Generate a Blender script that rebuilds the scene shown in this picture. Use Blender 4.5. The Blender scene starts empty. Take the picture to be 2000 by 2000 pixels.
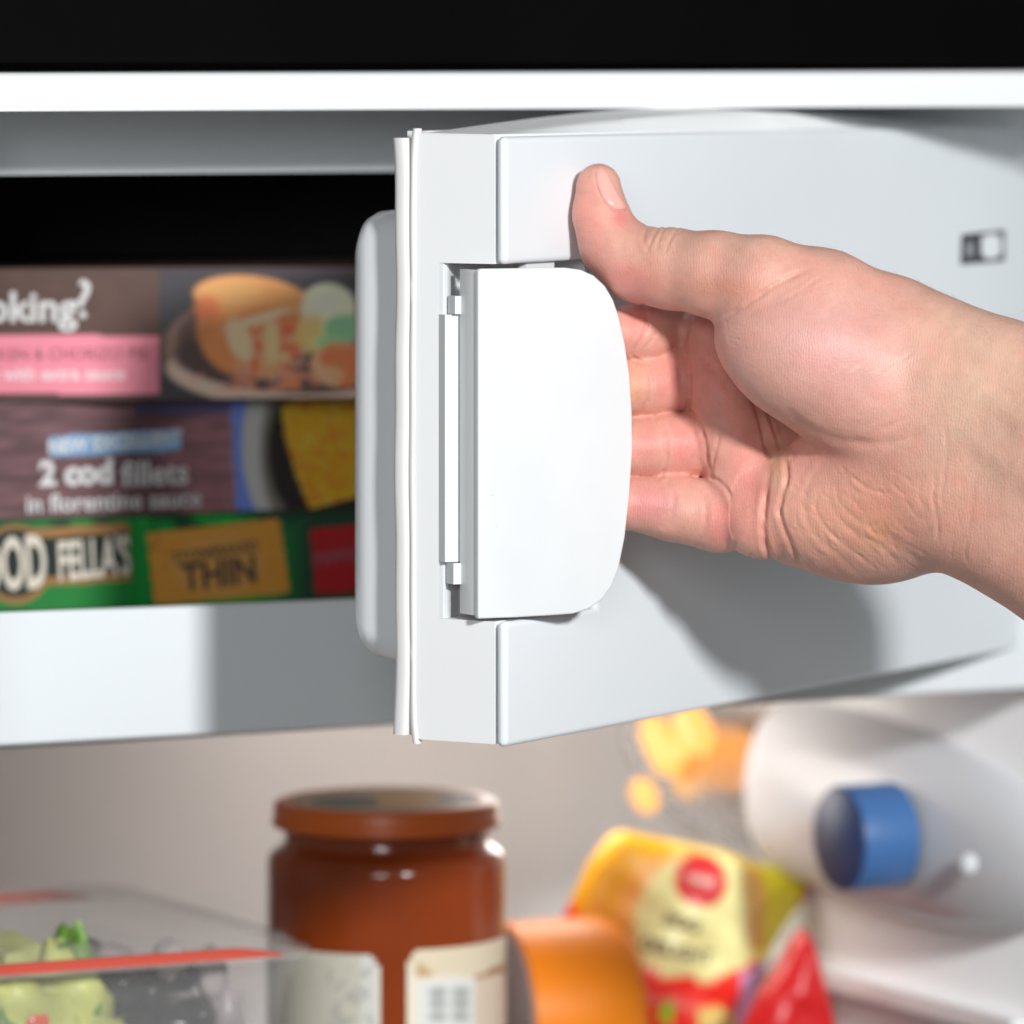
import bpy, bmesh, math, random
import numpy as np
from mathutils import Vector, Matrix
from mathutils.bvhtree import BVHTree

# ------------------------------------------------------------------ units, camera, light
U = 0.000714            # one modelling unit in metres
CZ = 1.2                # lens height above the floor
F = 12000.0             # focal length in photo pixels
R = math.radians
scene = bpy.context.scene
col = scene.collection
random.seed(4); rng = np.random.default_rng(4)

def Wp(x, y, z): return (x*U, y*U, z*U + CZ)
def P(u, v, Y):  return np.array([(u-1000)*Y/F, Y, -(v-100)*Y/F])

cam = bpy.data.cameras.new('camera'); cam_o = bpy.data.objects.new('camera', cam); col.objects.link(cam_o)
cam_o.location = (0, 0, CZ); cam_o.rotation_euler = (R(90), 0, 0)
cam.sensor_width = 36; cam.lens = 216; cam.shift_y = -0.45; cam.clip_start = 0.05; cam.clip_end = 50
cam.dof.use_dof = True; cam.dof.focus_distance = 2398*U; cam.dof.aperture_fstop = 8.9
scene.camera = cam_o

world = bpy.data.worlds.new('World'); scene.world = world; world.use_nodes = True
bg = world.node_tree.nodes['Background']; bg.inputs[0].default_value = (0.93, 0.965, 1, 1); bg.inputs[1].default_value = 0.15

key = bpy.data.lights.new('flash_head', 'AREA'); key.shape = 'DISK'; key.size = 0.19; key.energy = 45.5
key.color = (1.0, 1.0, 1.0)
key_o = bpy.data.objects.new('flash_head', key); col.objects.link(key_o)
key_o.location = Wp(1060, -60, 750)
tgt = Vector(Wp(60, 2450, -180))
key_o.rotation_euler = (tgt - key_o.location).to_track_quat('-Z', 'Y').to_euler()

fillp = bpy.data.lights.new('fill_light', 'AREA'); fillp.shape = 'DISK'; fillp.size = 0.45; fillp.energy = 7.2; fillp.color = (.96, .98, 1)  # added fill lamp, brightens the shadowed boxes and the door's end face
fill_o = bpy.data.objects.new('fill_light', fillp); col.objects.link(fill_o); fill_o.location = Wp(-260, -100, 330)
fill_o.rotation_euler = (tgt - fill_o.location).to_track_quat('-Z', 'Y').to_euler()
vs = scene.view_settings
vs.view_transform = 'Standard'; vs.look = 'None'; vs.exposure = 0.0; vs.gamma = 1.0
scene.cycles.use_denoising = True
scene.cycles.max_bounces = 10; scene.cycles.sample_clamp_indirect = 6.0
scene.cycles.caustics_reflective = False; scene.cycles.caustics_refractive = False

# ------------------------------------------------------------------ materials
def mat(name, base=(0.8, 0.8, 0.8), rough=0.4, metal=0.0, spec=0.5, trans=0.0, ior=1.45, sss=0.0, sss_r=(1, .3, .15), sss_s=0.003,
        noise=0.0, nscale=40, bump=0.0, bscale=300, emit=None, estr=0.0, coat=0.0, vcol=False, alpha=1.0):
    m = bpy.data.materials.new(name); m.use_nodes = True
    nt = m.node_tree; b = nt.nodes['Principled BSDF']
    b.inputs['Base Color'].default_value = (*base, 1); b.inputs['Roughness'].default_value = rough
    b.inputs['Metallic'].default_value = metal; b.inputs['Specular IOR Level'].default_value = spec
    b.inputs['Transmission Weight'].default_value = trans; b.inputs['IOR'].default_value = ior
    b.inputs['Coat Weight'].default_value = coat
    b.inputs['Alpha'].default_value = alpha
    if sss:
        b.inputs['Subsurface Weight'].default_value = sss
        b.inputs['Subsurface Radius'].default_value = sss_r
        b.inputs['Subsurface Scale'].default_value = sss_s
    if emit:
        b.inputs['Emission Color'].default_value = (*emit, 1); b.inputs['Emission Strength'].default_value = estr
    tc = nt.nodes.new('ShaderNodeTexCoord')
    src = None
    if vcol:
        a = nt.nodes.new('ShaderNodeAttribute'); a.attribute_name = 'Col'; src = a.outputs['Color']
        nt.links.new(src, b.inputs['Base Color'])
    if noise:
        n = nt.nodes.new('ShaderNodeTexNoise'); n.inputs['Scale'].default_value = nscale; n.inputs['Detail'].default_value = 5
        nt.links.new(tc.outputs['Object'], n.inputs['Vector'])
        mr = nt.nodes.new('ShaderNodeMapRange'); mr.inputs['To Min'].default_value = 1-noise; mr.inputs['To Max'].default_value = 1+noise
        mr.inputs['From Min'].default_value = .3; mr.inputs['From Max'].default_value = .7
        nt.links.new(n.outputs['Fac'], mr.inputs['Value'])
        mx = nt.nodes.new('ShaderNodeVectorMath'); mx.operation = 'SCALE'
        if src: nt.links.new(src, mx.inputs[0])
        else: mx.inputs[0].default_value = base
        nt.links.new(mr.outputs[0], mx.inputs['Scale']); nt.links.new(mx.outputs[0], b.inputs['Base Color'])
    if bump:
        n2 = nt.nodes.new('ShaderNodeTexNoise'); n2.inputs['Scale'].default_value = bscale; n2.inputs['Detail'].default_value = 4
        nt.links.new(tc.outputs['Object'], n2.inputs['Vector'])
        bp = nt.nodes.new('ShaderNodeBump'); bp.inputs['Strength'].default_value = bump; bp.inputs['Distance'].default_value = 0.0004
        nt.links.new(n2.outputs['Fac'], bp.inputs['Height']); nt.links.new(bp.outputs[0], b.inputs['Normal'])
    return m

M = {}
M['white'] = mat('white_plastic', (0.755, 0.80, 0.83), 0.32, noise=0.012, nscale=9, bump=0.03, bscale=700)
M['frame'] = mat('white_frame_plastic', (0.88, 0.895, 0.90), 0.38, noise=0.012, nscale=12, bump=0.035, bscale=600)
M['handle'] = mat('handle_plastic', (0.70, 0.73, 0.745), 0.42, noise=0.014, nscale=60, bump=0.06, bscale=900)
M['gasket'] = mat('gasket_rubber', (0.77, 0.765, 0.755), 0.5, noise=0.03, nscale=30, bump=0.1, bscale=150)
M['liner'] = mat('liner_plastic', (0.85, 0.88, 0.90), 0.25, noise=0.015, nscale=10)
M['cab'] = mat('white_enamel', (0.78, 0.80, 0.81), 0.3, noise=0.01, nscale=6)
M['inner'] = mat('inner_liner_plastic', (0.85, 0.855, 0.865), 0.35, noise=0.02, nscale=5)
M['cavity'] = mat('freezer_lining', (0.035, 0.035, 0.037), 0.6, noise=0.1, nscale=12)  # near-black base holds the shade inside the compartment
M['black'] = mat('black_worktop', (0.0015, 0.0015, 0.0015), 0.5, spec=0.03, noise=0.4, nscale=8, bump=0.2, bscale=60)
M['print_black'] = mat('print_black', (0.03, 0.035, 0.04), 0.5)
M['print_grey'] = mat('print_grey', (0.28, 0.30, 0.32), 0.5)
M['print'] = mat('card_print', (1, 1, 1), 0.42, vcol=True)
M['film_print'] = mat('film_print', (1, 1, 1), 0.35, vcol=True, bump=0.12, bscale=60)
M['text_white'] = mat('text_white', (0.75, 0.75, 0.74), 0.5)
M['text_cream'] = mat('text_cream', (0.78, 0.72, 0.6), 0.5)
M['text_dark'] = mat('text_dark', (0.04, 0.03, 0.03), 0.5)
M['text_rose'] = mat('text_rose', (0.42, 0.12, 0.15), 0.5)
M['text_pale'] = mat('text_pale', (0.95, 0.7, 0.72), 0.5)
M['text_grey'] = mat('text_grey', (0.10, 0.085, 0.07), 0.5)
M['blue_shaded'] = mat('blue_plastic_shaded', (0.022, 0.05, 0.15), 0.45)  # dial blue darkened: shade of the end face put into the colour
M['text_taupe'] = mat('text_taupe', (0.17, 0.13, 0.09), 0.5)
M['blue'] = mat('blue_plastic', (0.055, 0.155, 0.38), 0.4)
M['text_blue'] = mat('text_blue', (0.25, 0.42, 0.72), 0.4)
M['chrome'] = mat('chrome', (0.7, 0.7, 0.7), 0.18, metal=1.0)
M['lid'] = mat('orange_lid', (0.62, 0.125, 0.018), 0.35, vcol=False)
M['lid_print'] = mat('lid_print', (1, 1, 1), 0.5, vcol=True)
M['jam'] = mat('honey_brown_jam', (0.27, 0.046, 0.009), 0.14, spec=.4, coat=0.15, noise=0.25, nscale=14)
M['glass'] = mat('clear_glass', (1, 1, 1), 0.02, trans=1.0, ior=1.45)
M['clear'] = mat('clear_plastic', (0.95, 0.95, 0.95), 0.08, alpha=0.16)
M['cleared'] = mat('clear_lid_plastic', (0.6, 0.57, 0.55), 0.2, alpha=0.28)
M['red_band'] = mat('red_band', (0.60, 0.085, 0.055), 0.35)
M['lettuce'] = mat('lettuce', (0.50, 0.53, 0.14), 0.4, noise=0.35, nscale=60, bump=0.5, bscale=120)
M['leaf'] = mat('green_leaf', (0.13, 0.27, 0.035), 0.4, noise=0.35, nscale=60, bump=0.5, bscale=120)
M['tomato'] = mat('tomato', (0.60, 0.06, 0.015), 0.2)
M['olive'] = mat('black_olive', (0.012, 0.010, 0.014), 0.2)
M['onion'] = mat('red_onion', (0.35, 0.30, 0.30), 0.3, noise=0.4, nscale=50)
M['orange'] = mat('orange_wrap', (0.90, 0.25, 0.010), 0.42, spec=.3, noise=0.12, nscale=12, bump=0.25, bscale=40)
M['greyend'] = mat('grey_wrap', (0.85, 0.86, 0.87), 0.5, noise=0.1, nscale=20)
M['cream'] = mat('cream_label', (1, 1, 1), 0.5, vcol=True)
M['card'] = mat('card_side', (0.08, 0.045, 0.04), 0.5)
M['card_green'] = mat('card_green', (0.015, 0.12, 0.03), 0.5)
M['housing'] = mat('housing_plastic', (0.64, 0.66, 0.69), 0.28, noise=0.01, nscale=10)
M['bulb'] = mat('lit_bulb', (.12, .05, .02), 0.3, emit=(1.0, 0.38, 0.08), estr=.85)
M['fil'] = mat('glint_emission', (.12, .05, .02), 0.3, emit=(1.0, 0.48, 0.12), estr=1.5)  # glow imitating bulb light refracted in the cover, not a filament
M['cover'] = mat('clear_lamp_cover', (0.98, 0.95, 0.93), 0.32, trans=1.0, ior=1.10, bump=.8, bscale=90)

# ------------------------------------------------------------------ object helpers
def new_obj(name, me, parent=None, m=None):
    o = bpy.data.objects.new(name, me); col.objects.link(o)
    if parent: o.parent = parent
    if m: me.materials.append(m)
    return o
def tag(o, label=None, cat=None, group=None, kind=None):
    if label: o['label'] = label
    if cat: o['category'] = cat
    if group: o['group'] = group
    if kind: o['kind'] = kind
def thing(name, label, cat, base, group=None):
    o = bpy.data.objects.new(name, None); col.objects.link(o); o.location = Wp(*base); o.empty_display_size = .02
    tag(o, label, cat, group); return o
def root_loc(parent):
    l = Vector((0, 0, 0))
    while parent: l += parent.location; parent = parent.parent
    return l
def finish(name, verts, faces, m, parent=None, smooth=True, angle=35, cols=None):
    """verts in modelling units (camera frame)"""
    base = root_loc(parent)
    v = np.asarray(verts, dtype=float)*U; v[:, 2] += CZ; v -= np.array(base)
    me = bpy.data.meshes.new(name); me.from_pydata([tuple(x) for x in v], [], [tuple(int(i) for i in f) for f in faces])
    me.validate(); me.update()
    if cols is not None:
        a = me.color_attributes.new('Col', 'FLOAT_COLOR', 'POINT')
        c = np.ones((len(v), 4)); c[:, :3] = cols; a.data.foreach_set('color', c.ravel())
    if smooth:
        for p in me.polygons: p.use_smooth = True
        me.set_sharp_from_angle(angle=R(angle))
    return new_obj(name, me, parent, m)
def bm_finish(name, bm, m, parent=None, f=None, bevel=0, seg=3, angle=35, smooth=True):
    """f maps local modelling coords to camera-frame units"""
    if bevel:
        es = [e for e in bm.edges if e.is_manifold and e.calc_face_angle(0) > R(25)]
        bmesh.ops.bevel(bm, geom=es, offset=bevel, segments=seg, profile=0.5, affect='EDGES', clamp_overlap=True)
    bmesh.ops.recalc_face_normals(bm, faces=bm.faces)
    bm.verts.index_update()
    vs_ = [(f(*v.co) if f else tuple(v.co)) for v in bm.verts]
    fs = [[v.index for v in fc.verts] for fc in bm.faces]
    bm.free()
    return finish(name, vs_, fs, m, parent, smooth=smooth, angle=angle)
def bm_box(bm, a, b):
    vs_ = [bm.verts.new((x, y, z)) for z in (a[2], b[2]) for y in (a[1], b[1]) for x in (a[0], b[0])]
    for q in ((0, 2, 3, 1), (4, 5, 7, 6), (0, 1, 5, 4), (2, 6, 7, 3), (0, 4, 6, 2), (1, 3, 7, 5)):
        bm.faces.new([vs_[i] for i in q])
def box(name, a, b, m, parent=None, f=None, bevel=0, seg=3):
    bm = bmesh.new(); bm_box(bm, a, b); return bm_finish(name, bm, m, parent, f, bevel, seg)
def prism(name, pts, h0, h1, m, parent=None, f=None, bevel=0, seg=3, axis=1, angle=35):
    """pts 2D outline (p,q); extruded h0..h1. axis=1: local = (p, h, q); axis=2: local=(p,q,h)"""
    bm = bmesh.new()
    mk = (lambda p, q, h: (p, h, q)) if axis == 1 else (lambda p, q, h: (p, q, h))
    A = [bm.verts.new(mk(p, q, h0)) for p, q in pts]; B = [bm.verts.new(mk(p, q, h1)) for p, q in pts]
    n = len(pts)
    bm.faces.new(A[::-1]); bm.faces.new(B)
    for i in range(n): bm.faces.new((A[i], A[(i+1) % n], B[(i+1) % n], B[i]))
    bmesh.ops.recalc_face_normals(bm, faces=bm.faces)
    return bm_finish(name, bm, m, parent, f, bevel, seg, angle)
def rrect(x0, y0, x1, y1, r, n=6):
    pts = []
    for cx, cy, a0 in ((x1-r, y0+r, -90), (x1-r, y1-r, 0), (x0+r, y1-r, 90), (x0+r, y0+r, 180)):
        for i in range(n+1):
            a = R(a0 + 90*i/n); pts.append((cx + r*math.cos(a), cy + r*math.sin(a)))
    return pts
def loft(name, rings, m, parent=None, f=None, cap=True, closed=True, angle=40, cols=None):
    vs_ = []; fs = []; n = len(rings[0])
    for rg in rings: vs_ += [tuple(p) for p in rg]
    for i in range(len(rings)-1):
        for j in range(n if closed else n-1):
            k = (j+1) % n
            fs.append((i*n+j, i*n+k, (i+1)*n+k, (i+1)*n+j))
    if cap:
        fs.append(tuple(range(n))[::-1]); fs.append(tuple((len(rings)-1)*n + j for j in range(n)))
    if f: vs_ = [f(*p) for p in vs_]
    return finish(name, vs_, fs, m, parent, angle=angle, cols=cols)
def lathe(name, prof, c, m, parent=None, n=48, axis=(0, 0, 1), cap=False, angle=40):
    """prof = [(radius, height)] about axis through c"""
    ax = Vector(axis).normalized(); t = Vector((0, 0, 1)) if abs(ax.z) < .9 else Vector((1, 0, 0))
    e1 = ax.cross(t).normalized(); e2 = ax.cross(e1); c = Vector(c)
    rings = [[tuple(c + ax*h + e1*(r*math.cos(2*math.pi*j/n)) + e2*(r*math.sin(2*math.pi*j/n))) for j in range(n)] for r, h in prof]
    return loft(name, rings, m, parent, cap=cap, angle=angle)
def text(name, s, size, m, f, parent, bold=0.0, thick=0.25, sx=1.0, shear=0.0, align='CENTER'):
    """f(x, y, h) maps the text plane (units) to camera-frame units"""
    c = bpy.data.curves.new(name, 'FONT'); c.body = s; c.size = size; c.align_x = align; c.align_y = 'CENTER'
    c.offset = bold; c.shear = shear; c.resolution_u = 3; c.extrude = thick/2
    o = bpy.data.objects.new('tmp', c); col.objects.link(o)
    dg = bpy.context.evaluated_depsgraph_get()
    me = bpy.data.meshes.new_from_object(o.evaluated_get(dg))
    v = np.zeros(len(me.vertices)*3); me.vertices.foreach_get('co', v); v = v.reshape(-1, 3)
    fs = [tuple(p.vertices) for p in me.polygons]
    bpy.data.objects.remove(o); bpy.data.meshes.remove(me); bpy.data.curves.remove(c)
    vs_ = [f(x*sx, y, h) for x, y, h in v]
    return finish(name, vs_, fs, m, parent, smooth=False)

# value noise for painting prints
def vnoise(x, y, s, seed=0):
    r = np.random.default_rng(seed).random((64, 64)); x = x/s; y = y/s
    xi = np.floor(x).astype(int); yi = np.floor(y).astype(int); fx = x-xi; fy = y-yi
    fx = fx*fx*(3-2*fx); fy = fy*fy*(3-2*fy); g = lambda a, b: r[a % 64, b % 64]
    return (g(xi, yi)*(1-fx)+g(xi+1, yi)*fx)*(1-fy) + (g(xi, yi+1)*(1-fx)+g(xi+1, yi+1)*fx)*fy
def srgb(*c):
    c = np.array(c)/255.0; return np.where(c <= .04045, c/12.92, ((c+.055)/1.055)**2.4)
class Paint:
    """colours on points given their photo position"""
    def __init__(s, u, v, base): s.u = u; s.v = v; s.c = np.tile(np.array(base, float), (u.size, 1))
    def put(s, m, c): m = np.clip(m, 0, 1)[:, None]; s.c = s.c*(1-m) + np.array(c)*m
    def ell(s, cx, cy, rx, ry, c, rot=0, soft=.08, k=1.0):
        a = R(rot); dx = s.u-cx; dy = s.v-cy; x = dx*math.cos(a)+dy*math.sin(a); y = -dx*math.sin(a)+dy*math.cos(a)
        d = np.sqrt((x/rx)**2+(y/ry)**2); s.put(k*(1-np.clip((d-1)/soft+.5, 0, 1)), c)
    def rect(s, x0, y0, x1, y1, c, rot=0, k=1.0):
        cx = (x0+x1)/2; cy = (y0+y1)/2; a = R(rot); dx = s.u-cx; dy = s.v-cy
        x = dx*math.cos(a)+dy*math.sin(a); y = -dx*math.sin(a)+dy*math.cos(a)
        s.put(k*((abs(x) < (x1-x0)/2) & (abs(y) < (y1-y0)/2)), c)
    def poly(s, pts, c, k=1.0):
        ins = np.zeros(s.u.size, bool); n = len(pts)
        for i in range(n):
            x1, y1 = pts[i]; x2, y2 = pts[(i+1) % n]
            if y1 == y2: continue
            cnd = ((y1 > s.v) != (y2 > s.v)) & (s.u < (x2-x1)*(s.v-y1)/(y2-y1)+x1); ins ^= cnd
        s.put(k*ins, c)

# ------------------------------------------------------------------ frames of reference
TH = R(59.5)
def D(s, q, z):      # door frame: s along the door from its free edge, q inwards from its front face
    return (-6 + s*math.cos(TH) - q*math.sin(TH), 2400 + s*math.sin(TH) + q*math.cos(TH), z)
PS = R(27.3)
def G(r, b, z):      # cabinet frame: r to the right along the front, b inwards
    return (222 + r*math.cos(PS) - b*math.sin(PS), 2788 + r*math.sin(PS) + b*math.cos(PS), z)

# ------------------------------------------------------------------ kitchen behind / above
wt = thing('black_worktop', 'black glossy worktop slab running above the white refrigerator', 'worktop', G(-250, 0, -5))
box('worktop_slab', (-900, -90, -4.5), (600, 560, 75), M['black'], wt, G, bevel=3)
wl = box('wall', (-2500, 900, -1700), (2500, 930, 1500), mat('dark_wall', (0.02, 0.02, 0.02), 0.9, noise=.2, nscale=3), None, G)
wl['kind'] = 'structure'
fl = box('floor', (-3000, -4000, -1700), (3000, 900, -1680), mat('floor_vinyl', (0.25, 0.23, 0.2), 0.6, noise=.2, nscale=6), None, G)
fl['kind'] = 'structure'

# ------------------------------------------------------------------ refrigerator
fr = thing('refrigerator', 'open white refrigerator cabinet with warm lit lower shelf space and icebox above', 'refrigerator', G(-250, 200, -1680))
def ring(name, outer, inner_pts, b0, b1, m, parent, bevel):
    """frame between an outer rectangle and a rounded inner outline, in the (r,z) plane"""
    ox0, oz0, ox1, oz1 = outer; n = len(inner_pts)
    bm = bmesh.new()
    def outer_pt(p):
        cx, cz = (ox0+ox1)/2, (oz0+oz1)/2
        x, z = p; ix = [q[0] for q in inner_pts]; iz = [q[1] for q in inner_pts]
        tx = (x-min(ix))/(max(ix)-min(ix)); tz = (z-min(iz))/(max(iz)-min(iz))
        if tx < .001: return (ox0, z)
        if tx > .999: return (ox1, z)
        if tz < .001: return (x, oz0)
        if tz > .999: return (x, oz1)
        return (ox0 if tx < .5 else ox1, oz0 if tz < .5 else oz1)
    for b, fl_ in ((b0, 1), (b1, 0)):
        I = [bm.verts.new((p[0], b, p[1])) for p in inner_pts]; O = [bm.verts.new((*[outer_pt(p)[0]], b, outer_pt(p)[1])) for p in inner_pts]
        for i in range(n): bm.faces.new((I[i], I[(i+1) % n], O[(i+1) % n], O[i]))
        if fl_: I0, O0 = I, O
    for i in range(n):
        k = (i+1) % n
        bm.faces.new((I0[i], I0[k], I[k], I[i])); bm.faces.new((O0[i], O0[k], O[k], O[i]))
    bmesh.ops.remove_doubles(bm, verts=bm.verts, dist=0.01)
    bmesh.ops.dissolve_degenerate(bm, edges=bm.edges, dist=0.005)
    return bm_finish(name, bm, m, parent, G, bevel=bevel, seg=3)
ring('cabinet_frame', (-608, -1640, 150, -8.5), rrect(-551, -1600, 108, -20.0, 7), -104, -58, M['cab'], fr, 4.0)
# cabinet shell round the back
for nm, a, b in (('cabinet_side', (-608, -57.9, -1640), (-593, 480, -9)), ('cabinet_side', (135, -57.9, -1640), (150, 480, -9)),
                 ('cabinet_top', (-592.9, -57.9, -20), (134.9, 480, -9.5)), ('cabinet_back', (-592.9, 462, -1640), (134.9, 479.9, -20.1))):
    box(nm, a, b, M['cab'], fr, G)
# inner liner: left wall, back and right wall with round corners, as one thin moulded sheet
prof = [(-551.5, -57.9), (-551.5, 400)] + [(-551.5+50-50*math.cos(R(t)), 400+50*math.sin(R(t))) for t in range(15, 91, 15)]
prof += [(28-50+50*math.sin(R(t)), 400+50*math.cos(R(t))) for t in range(0, 91, 15)] + [(28, 20), (44, -2), (106, -14), (108.2, -57.9)]
rings_ = []
th = [(-573, -57.9), (-573, 460), (45, 460), (48, -57.9)]
outer_ = prof + [(118, -57.9), (118, 460), (-573, 460), (-573, -57.9)]
prism('inner_liner', outer_, -1600, -290.8, M['inner'], fr, G, axis=2, angle=60)
box('upper_liner', (108.5, -57.9, -290.7), (118, 460, -20.2), M['inner'], fr, G); box('upper_liner', (-573, -57.9, -290.7), (-551.2, 460, -20.2), M['inner'], fr, G)
# freezer compartment: white front surround, lining darkened to carry its shade
ring('freezer_surround', (-551, -290.5, 108, -20.6), rrect(-520, -237, 82, -48.8, 10), 0, 16, M['white'], fr, 3.0)
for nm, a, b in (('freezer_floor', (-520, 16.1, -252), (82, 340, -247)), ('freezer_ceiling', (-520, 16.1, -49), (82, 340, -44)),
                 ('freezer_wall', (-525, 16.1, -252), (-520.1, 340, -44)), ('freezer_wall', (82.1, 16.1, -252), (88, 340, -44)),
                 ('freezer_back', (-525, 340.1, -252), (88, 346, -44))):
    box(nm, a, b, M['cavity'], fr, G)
box('freezer_underside', (-551, 16.2, -290), (108, 448, -286), M['inner'], fr, G)
box('freezer_top_fill', (-551, 16.2, -40), (108, 448, -20.8), M['inner'], fr, G)
box('shelf', (-515, 10, -504), (22, 440, -500), M['glass'], fr, G, bevel=1)
box('shelf_trim', (-515, 4, -506), (22, 9.9, -497), M['white'], fr, G, bevel=1.5)
box('shelf_runner', (18, 20, -452), (27.8, 420, -444), M['inner'], fr, G, bevel=2)
# hinge fittings at the right edge
def blob(name, c, rad, m, parent, n=20, f=G):
    rings = []
    for i in range(1, n):
        a = math.pi*i/n; rings.append([(c[0]+rad[0]*math.sin(a)*math.cos(2*math.pi*j/28), c[1]+rad[1]*math.sin(a)*math.sin(2*math.pi*j/28), c[2]+rad[2]*math.cos(a)) for j in range(28)])
    return loft(name, rings, m, parent, f, cap=True, angle=80)
box('hinge_bracket', (22, -12, -288), (44, -0.1, -262), M['white'], fr, G, bevel=5, seg=4)

# lamp housing on the right wall
lh_c = (28, 165, -364)
def housing(b0, b1, zc, hz, pro, tail=1.0, n=40, k=24, inset=0.0):
    rings = []
    for i in range(n+1):
        t = -1 + 2*i/n; w = max(1-abs(t)**2.3, 1e-4)**0.5
        b = (b0+b1)/2 + (b1-b0)/2*t
        hz_ = hz*w*(1 - .12*t)+.01; pr = pro*w**.8*(1+.10*t)
        rings.append([(28.05 - inset*0 - pr*max(math.sin(math.pi*j/k), 0)**.8, b, zc(b) + hz_*math.cos(math.pi*j/k)) for j in range(k+1)])
    return rings
zc = lambda b: -372 + 0.055*b
hs = housing(-24, 396, zc, 45, 33)
cut = 25
lamp = loft('lamp_housing', hs[:cut], M['housing'], fr, G, cap=False, closed=False, angle=60)
loft('lamp_cover', hs[cut-1:], M['cover'], lamp, G, cap=False, closed=False, angle=60)
# bulb lying along the wall behind the clear cover
bc = (10, 235, -352)
bulb_prof = [(1, 0), (7, 2), (9, 8), (9, 18), (12, 30), (17, 44), (19, 58), (17, 72), (11, 82), (3, 87), (.3, 88)]
axb = (-math.sin(PS), math.cos(PS), 0.05)
lathe('lamp_bulb', bulb_prof, G(*bc), M['bulb'], lamp, n=24, axis=axb)
for i, (b, z, l, w) in enumerate(((300, -360, 36, 8), (325, -380, 20, 6), (318, -345, 20, 4), (270, -346, 30, 8), (292, -352, 14, 5))):  # glowing shapes added as glints of the bulb in the cover
    lathe('painted_glint', [(.2, 0), (w, l*.2), (w*1.1, l*.5), (w, l*.8), (.2, l)], G(-8, b-10, z), M['fil'], lamp, n=12, axis=(-math.sin(PS)*.8, math.cos(PS)*.3, 0.75))
bl = bpy.data.lights.new('interior_bulb_light', 'POINT'); bl.energy = 0.32; bl.color = (1, .93, .86); bl.shadow_soft_size = 0.035
bl_o = bpy.data.objects.new('interior_bulb_light', bl); col.objects.link(bl_o); bl_o.location = Wp(*G(-95, 260, -320))
# blue thermostat dial, screw
dax = Vector((-math.cos(PS), -math.sin(PS), 0))
dial_c = G(-8, 92, -366)
lathe('thermostat_dial', [(24.5, -6), (24.5, 22), (24.2, 22.6), (23, 22.7)], dial_c, M['blue'], lamp, n=64, axis=dax)
lathe('dial_face', [(24.0, 22.65), (23.7, 23.5), (22.6, 24.2), (.1, 24.6)], dial_c, M['blue_shaded'], lamp, n=48, axis=dax)  # same knob as the side, painted darker for its shade
for k_, (n_, zz_) in enumerate((('5', 10), ('4', -9))):
    text('numeral', n_, 9, M['text_blue'], (lambda zz_: lambda x, y, hh: tuple(Vector(dial_c) + dax*(11-x) + Vector((math.sin(PS)*.93, -math.cos(PS)*.93, 0))*(math.sqrt(max(24.8**2-(zz_+y)**2, 1))+hh*.5) + Vector((0, 0, zz_+y))))(zz_), lamp, bold=.3)
screw_c = G(-1, 26, -372)
lathe('screw', [(5.5, 0), (5.2, 2), (3.6, 3.8), (1.8, 4.6), (.1, 4.8)], screw_c, M['handle'], lamp, n=20, axis=(-.75, -.6, .2))

# ------------------------------------------------------------------ frozen food boxes
def face_frame(u0, Y0, phi):
    X0 = (u0-1000)*Y0/F; c, s = math.cos(phi), math.sin(phi)
    f = lambda a, q, z: (X0 + a*c - q*s, Y0 + a*s + q*c, z)
    def inv(u, v):
        k = (u-1000)/F; a = (k*Y0 - X0)/(c - k*s); Y = Y0 + a*s
        return a, -(v-100)*Y/F
    def px(a, z):
        X = X0 + a*c; Y = Y0 + a*s; return 1000 + F*X/Y, 100 - F*z/Y
    return f, inv, px
def food_box(name, label, u0, Y0, phi, z0, z1, width, depth, paint, side):
    f, inv, px = face_frame(u0, Y0, R(phi)); a0 = -70
    t = thing(name, label, 'frozen food box', f((a0+width)/2, depth/2, z0), None)
    box('carton', (a0, 0, z0+.1), (width, depth, z1-.1), side, t, f, bevel=1.0, seg=2)
    nx, nz = 260, 70
    A, Z = np.meshgrid(np.linspace(a0+.8, width-.8, nx), np.linspace(z0+.8, z1-.8, nz))
    A = A.ravel(); Z = Z.ravel(); uu, vv = px(A, Z)
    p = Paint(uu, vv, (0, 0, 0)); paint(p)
    vs_ = [f(a, -.25, z) for a, z in zip(A, Z)]
    fs = [(j*nx+i, j*nx+i+1, (j+1)*nx+i+1, (j+1)*nx+i) for j in range(nz-1) for i in range(nx-1)]
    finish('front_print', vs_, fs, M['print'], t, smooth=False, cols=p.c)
    def T(s, u, v, h, m, bold=.0, sx=1.0, rot=0, align='CENTER', nm='lettering'):
        a_, z_ = inv(u, v); ca, sa = math.cos(R(rot)), math.sin(R(rot))
        return text(nm, s, h, m, lambda x, y, hh: f(a_ + x*ca - y*sa, -.6-hh, z_ + x*sa + y*ca), t, bold=bold, sx=sx, align=align)
    return t, T, f, inv

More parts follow.
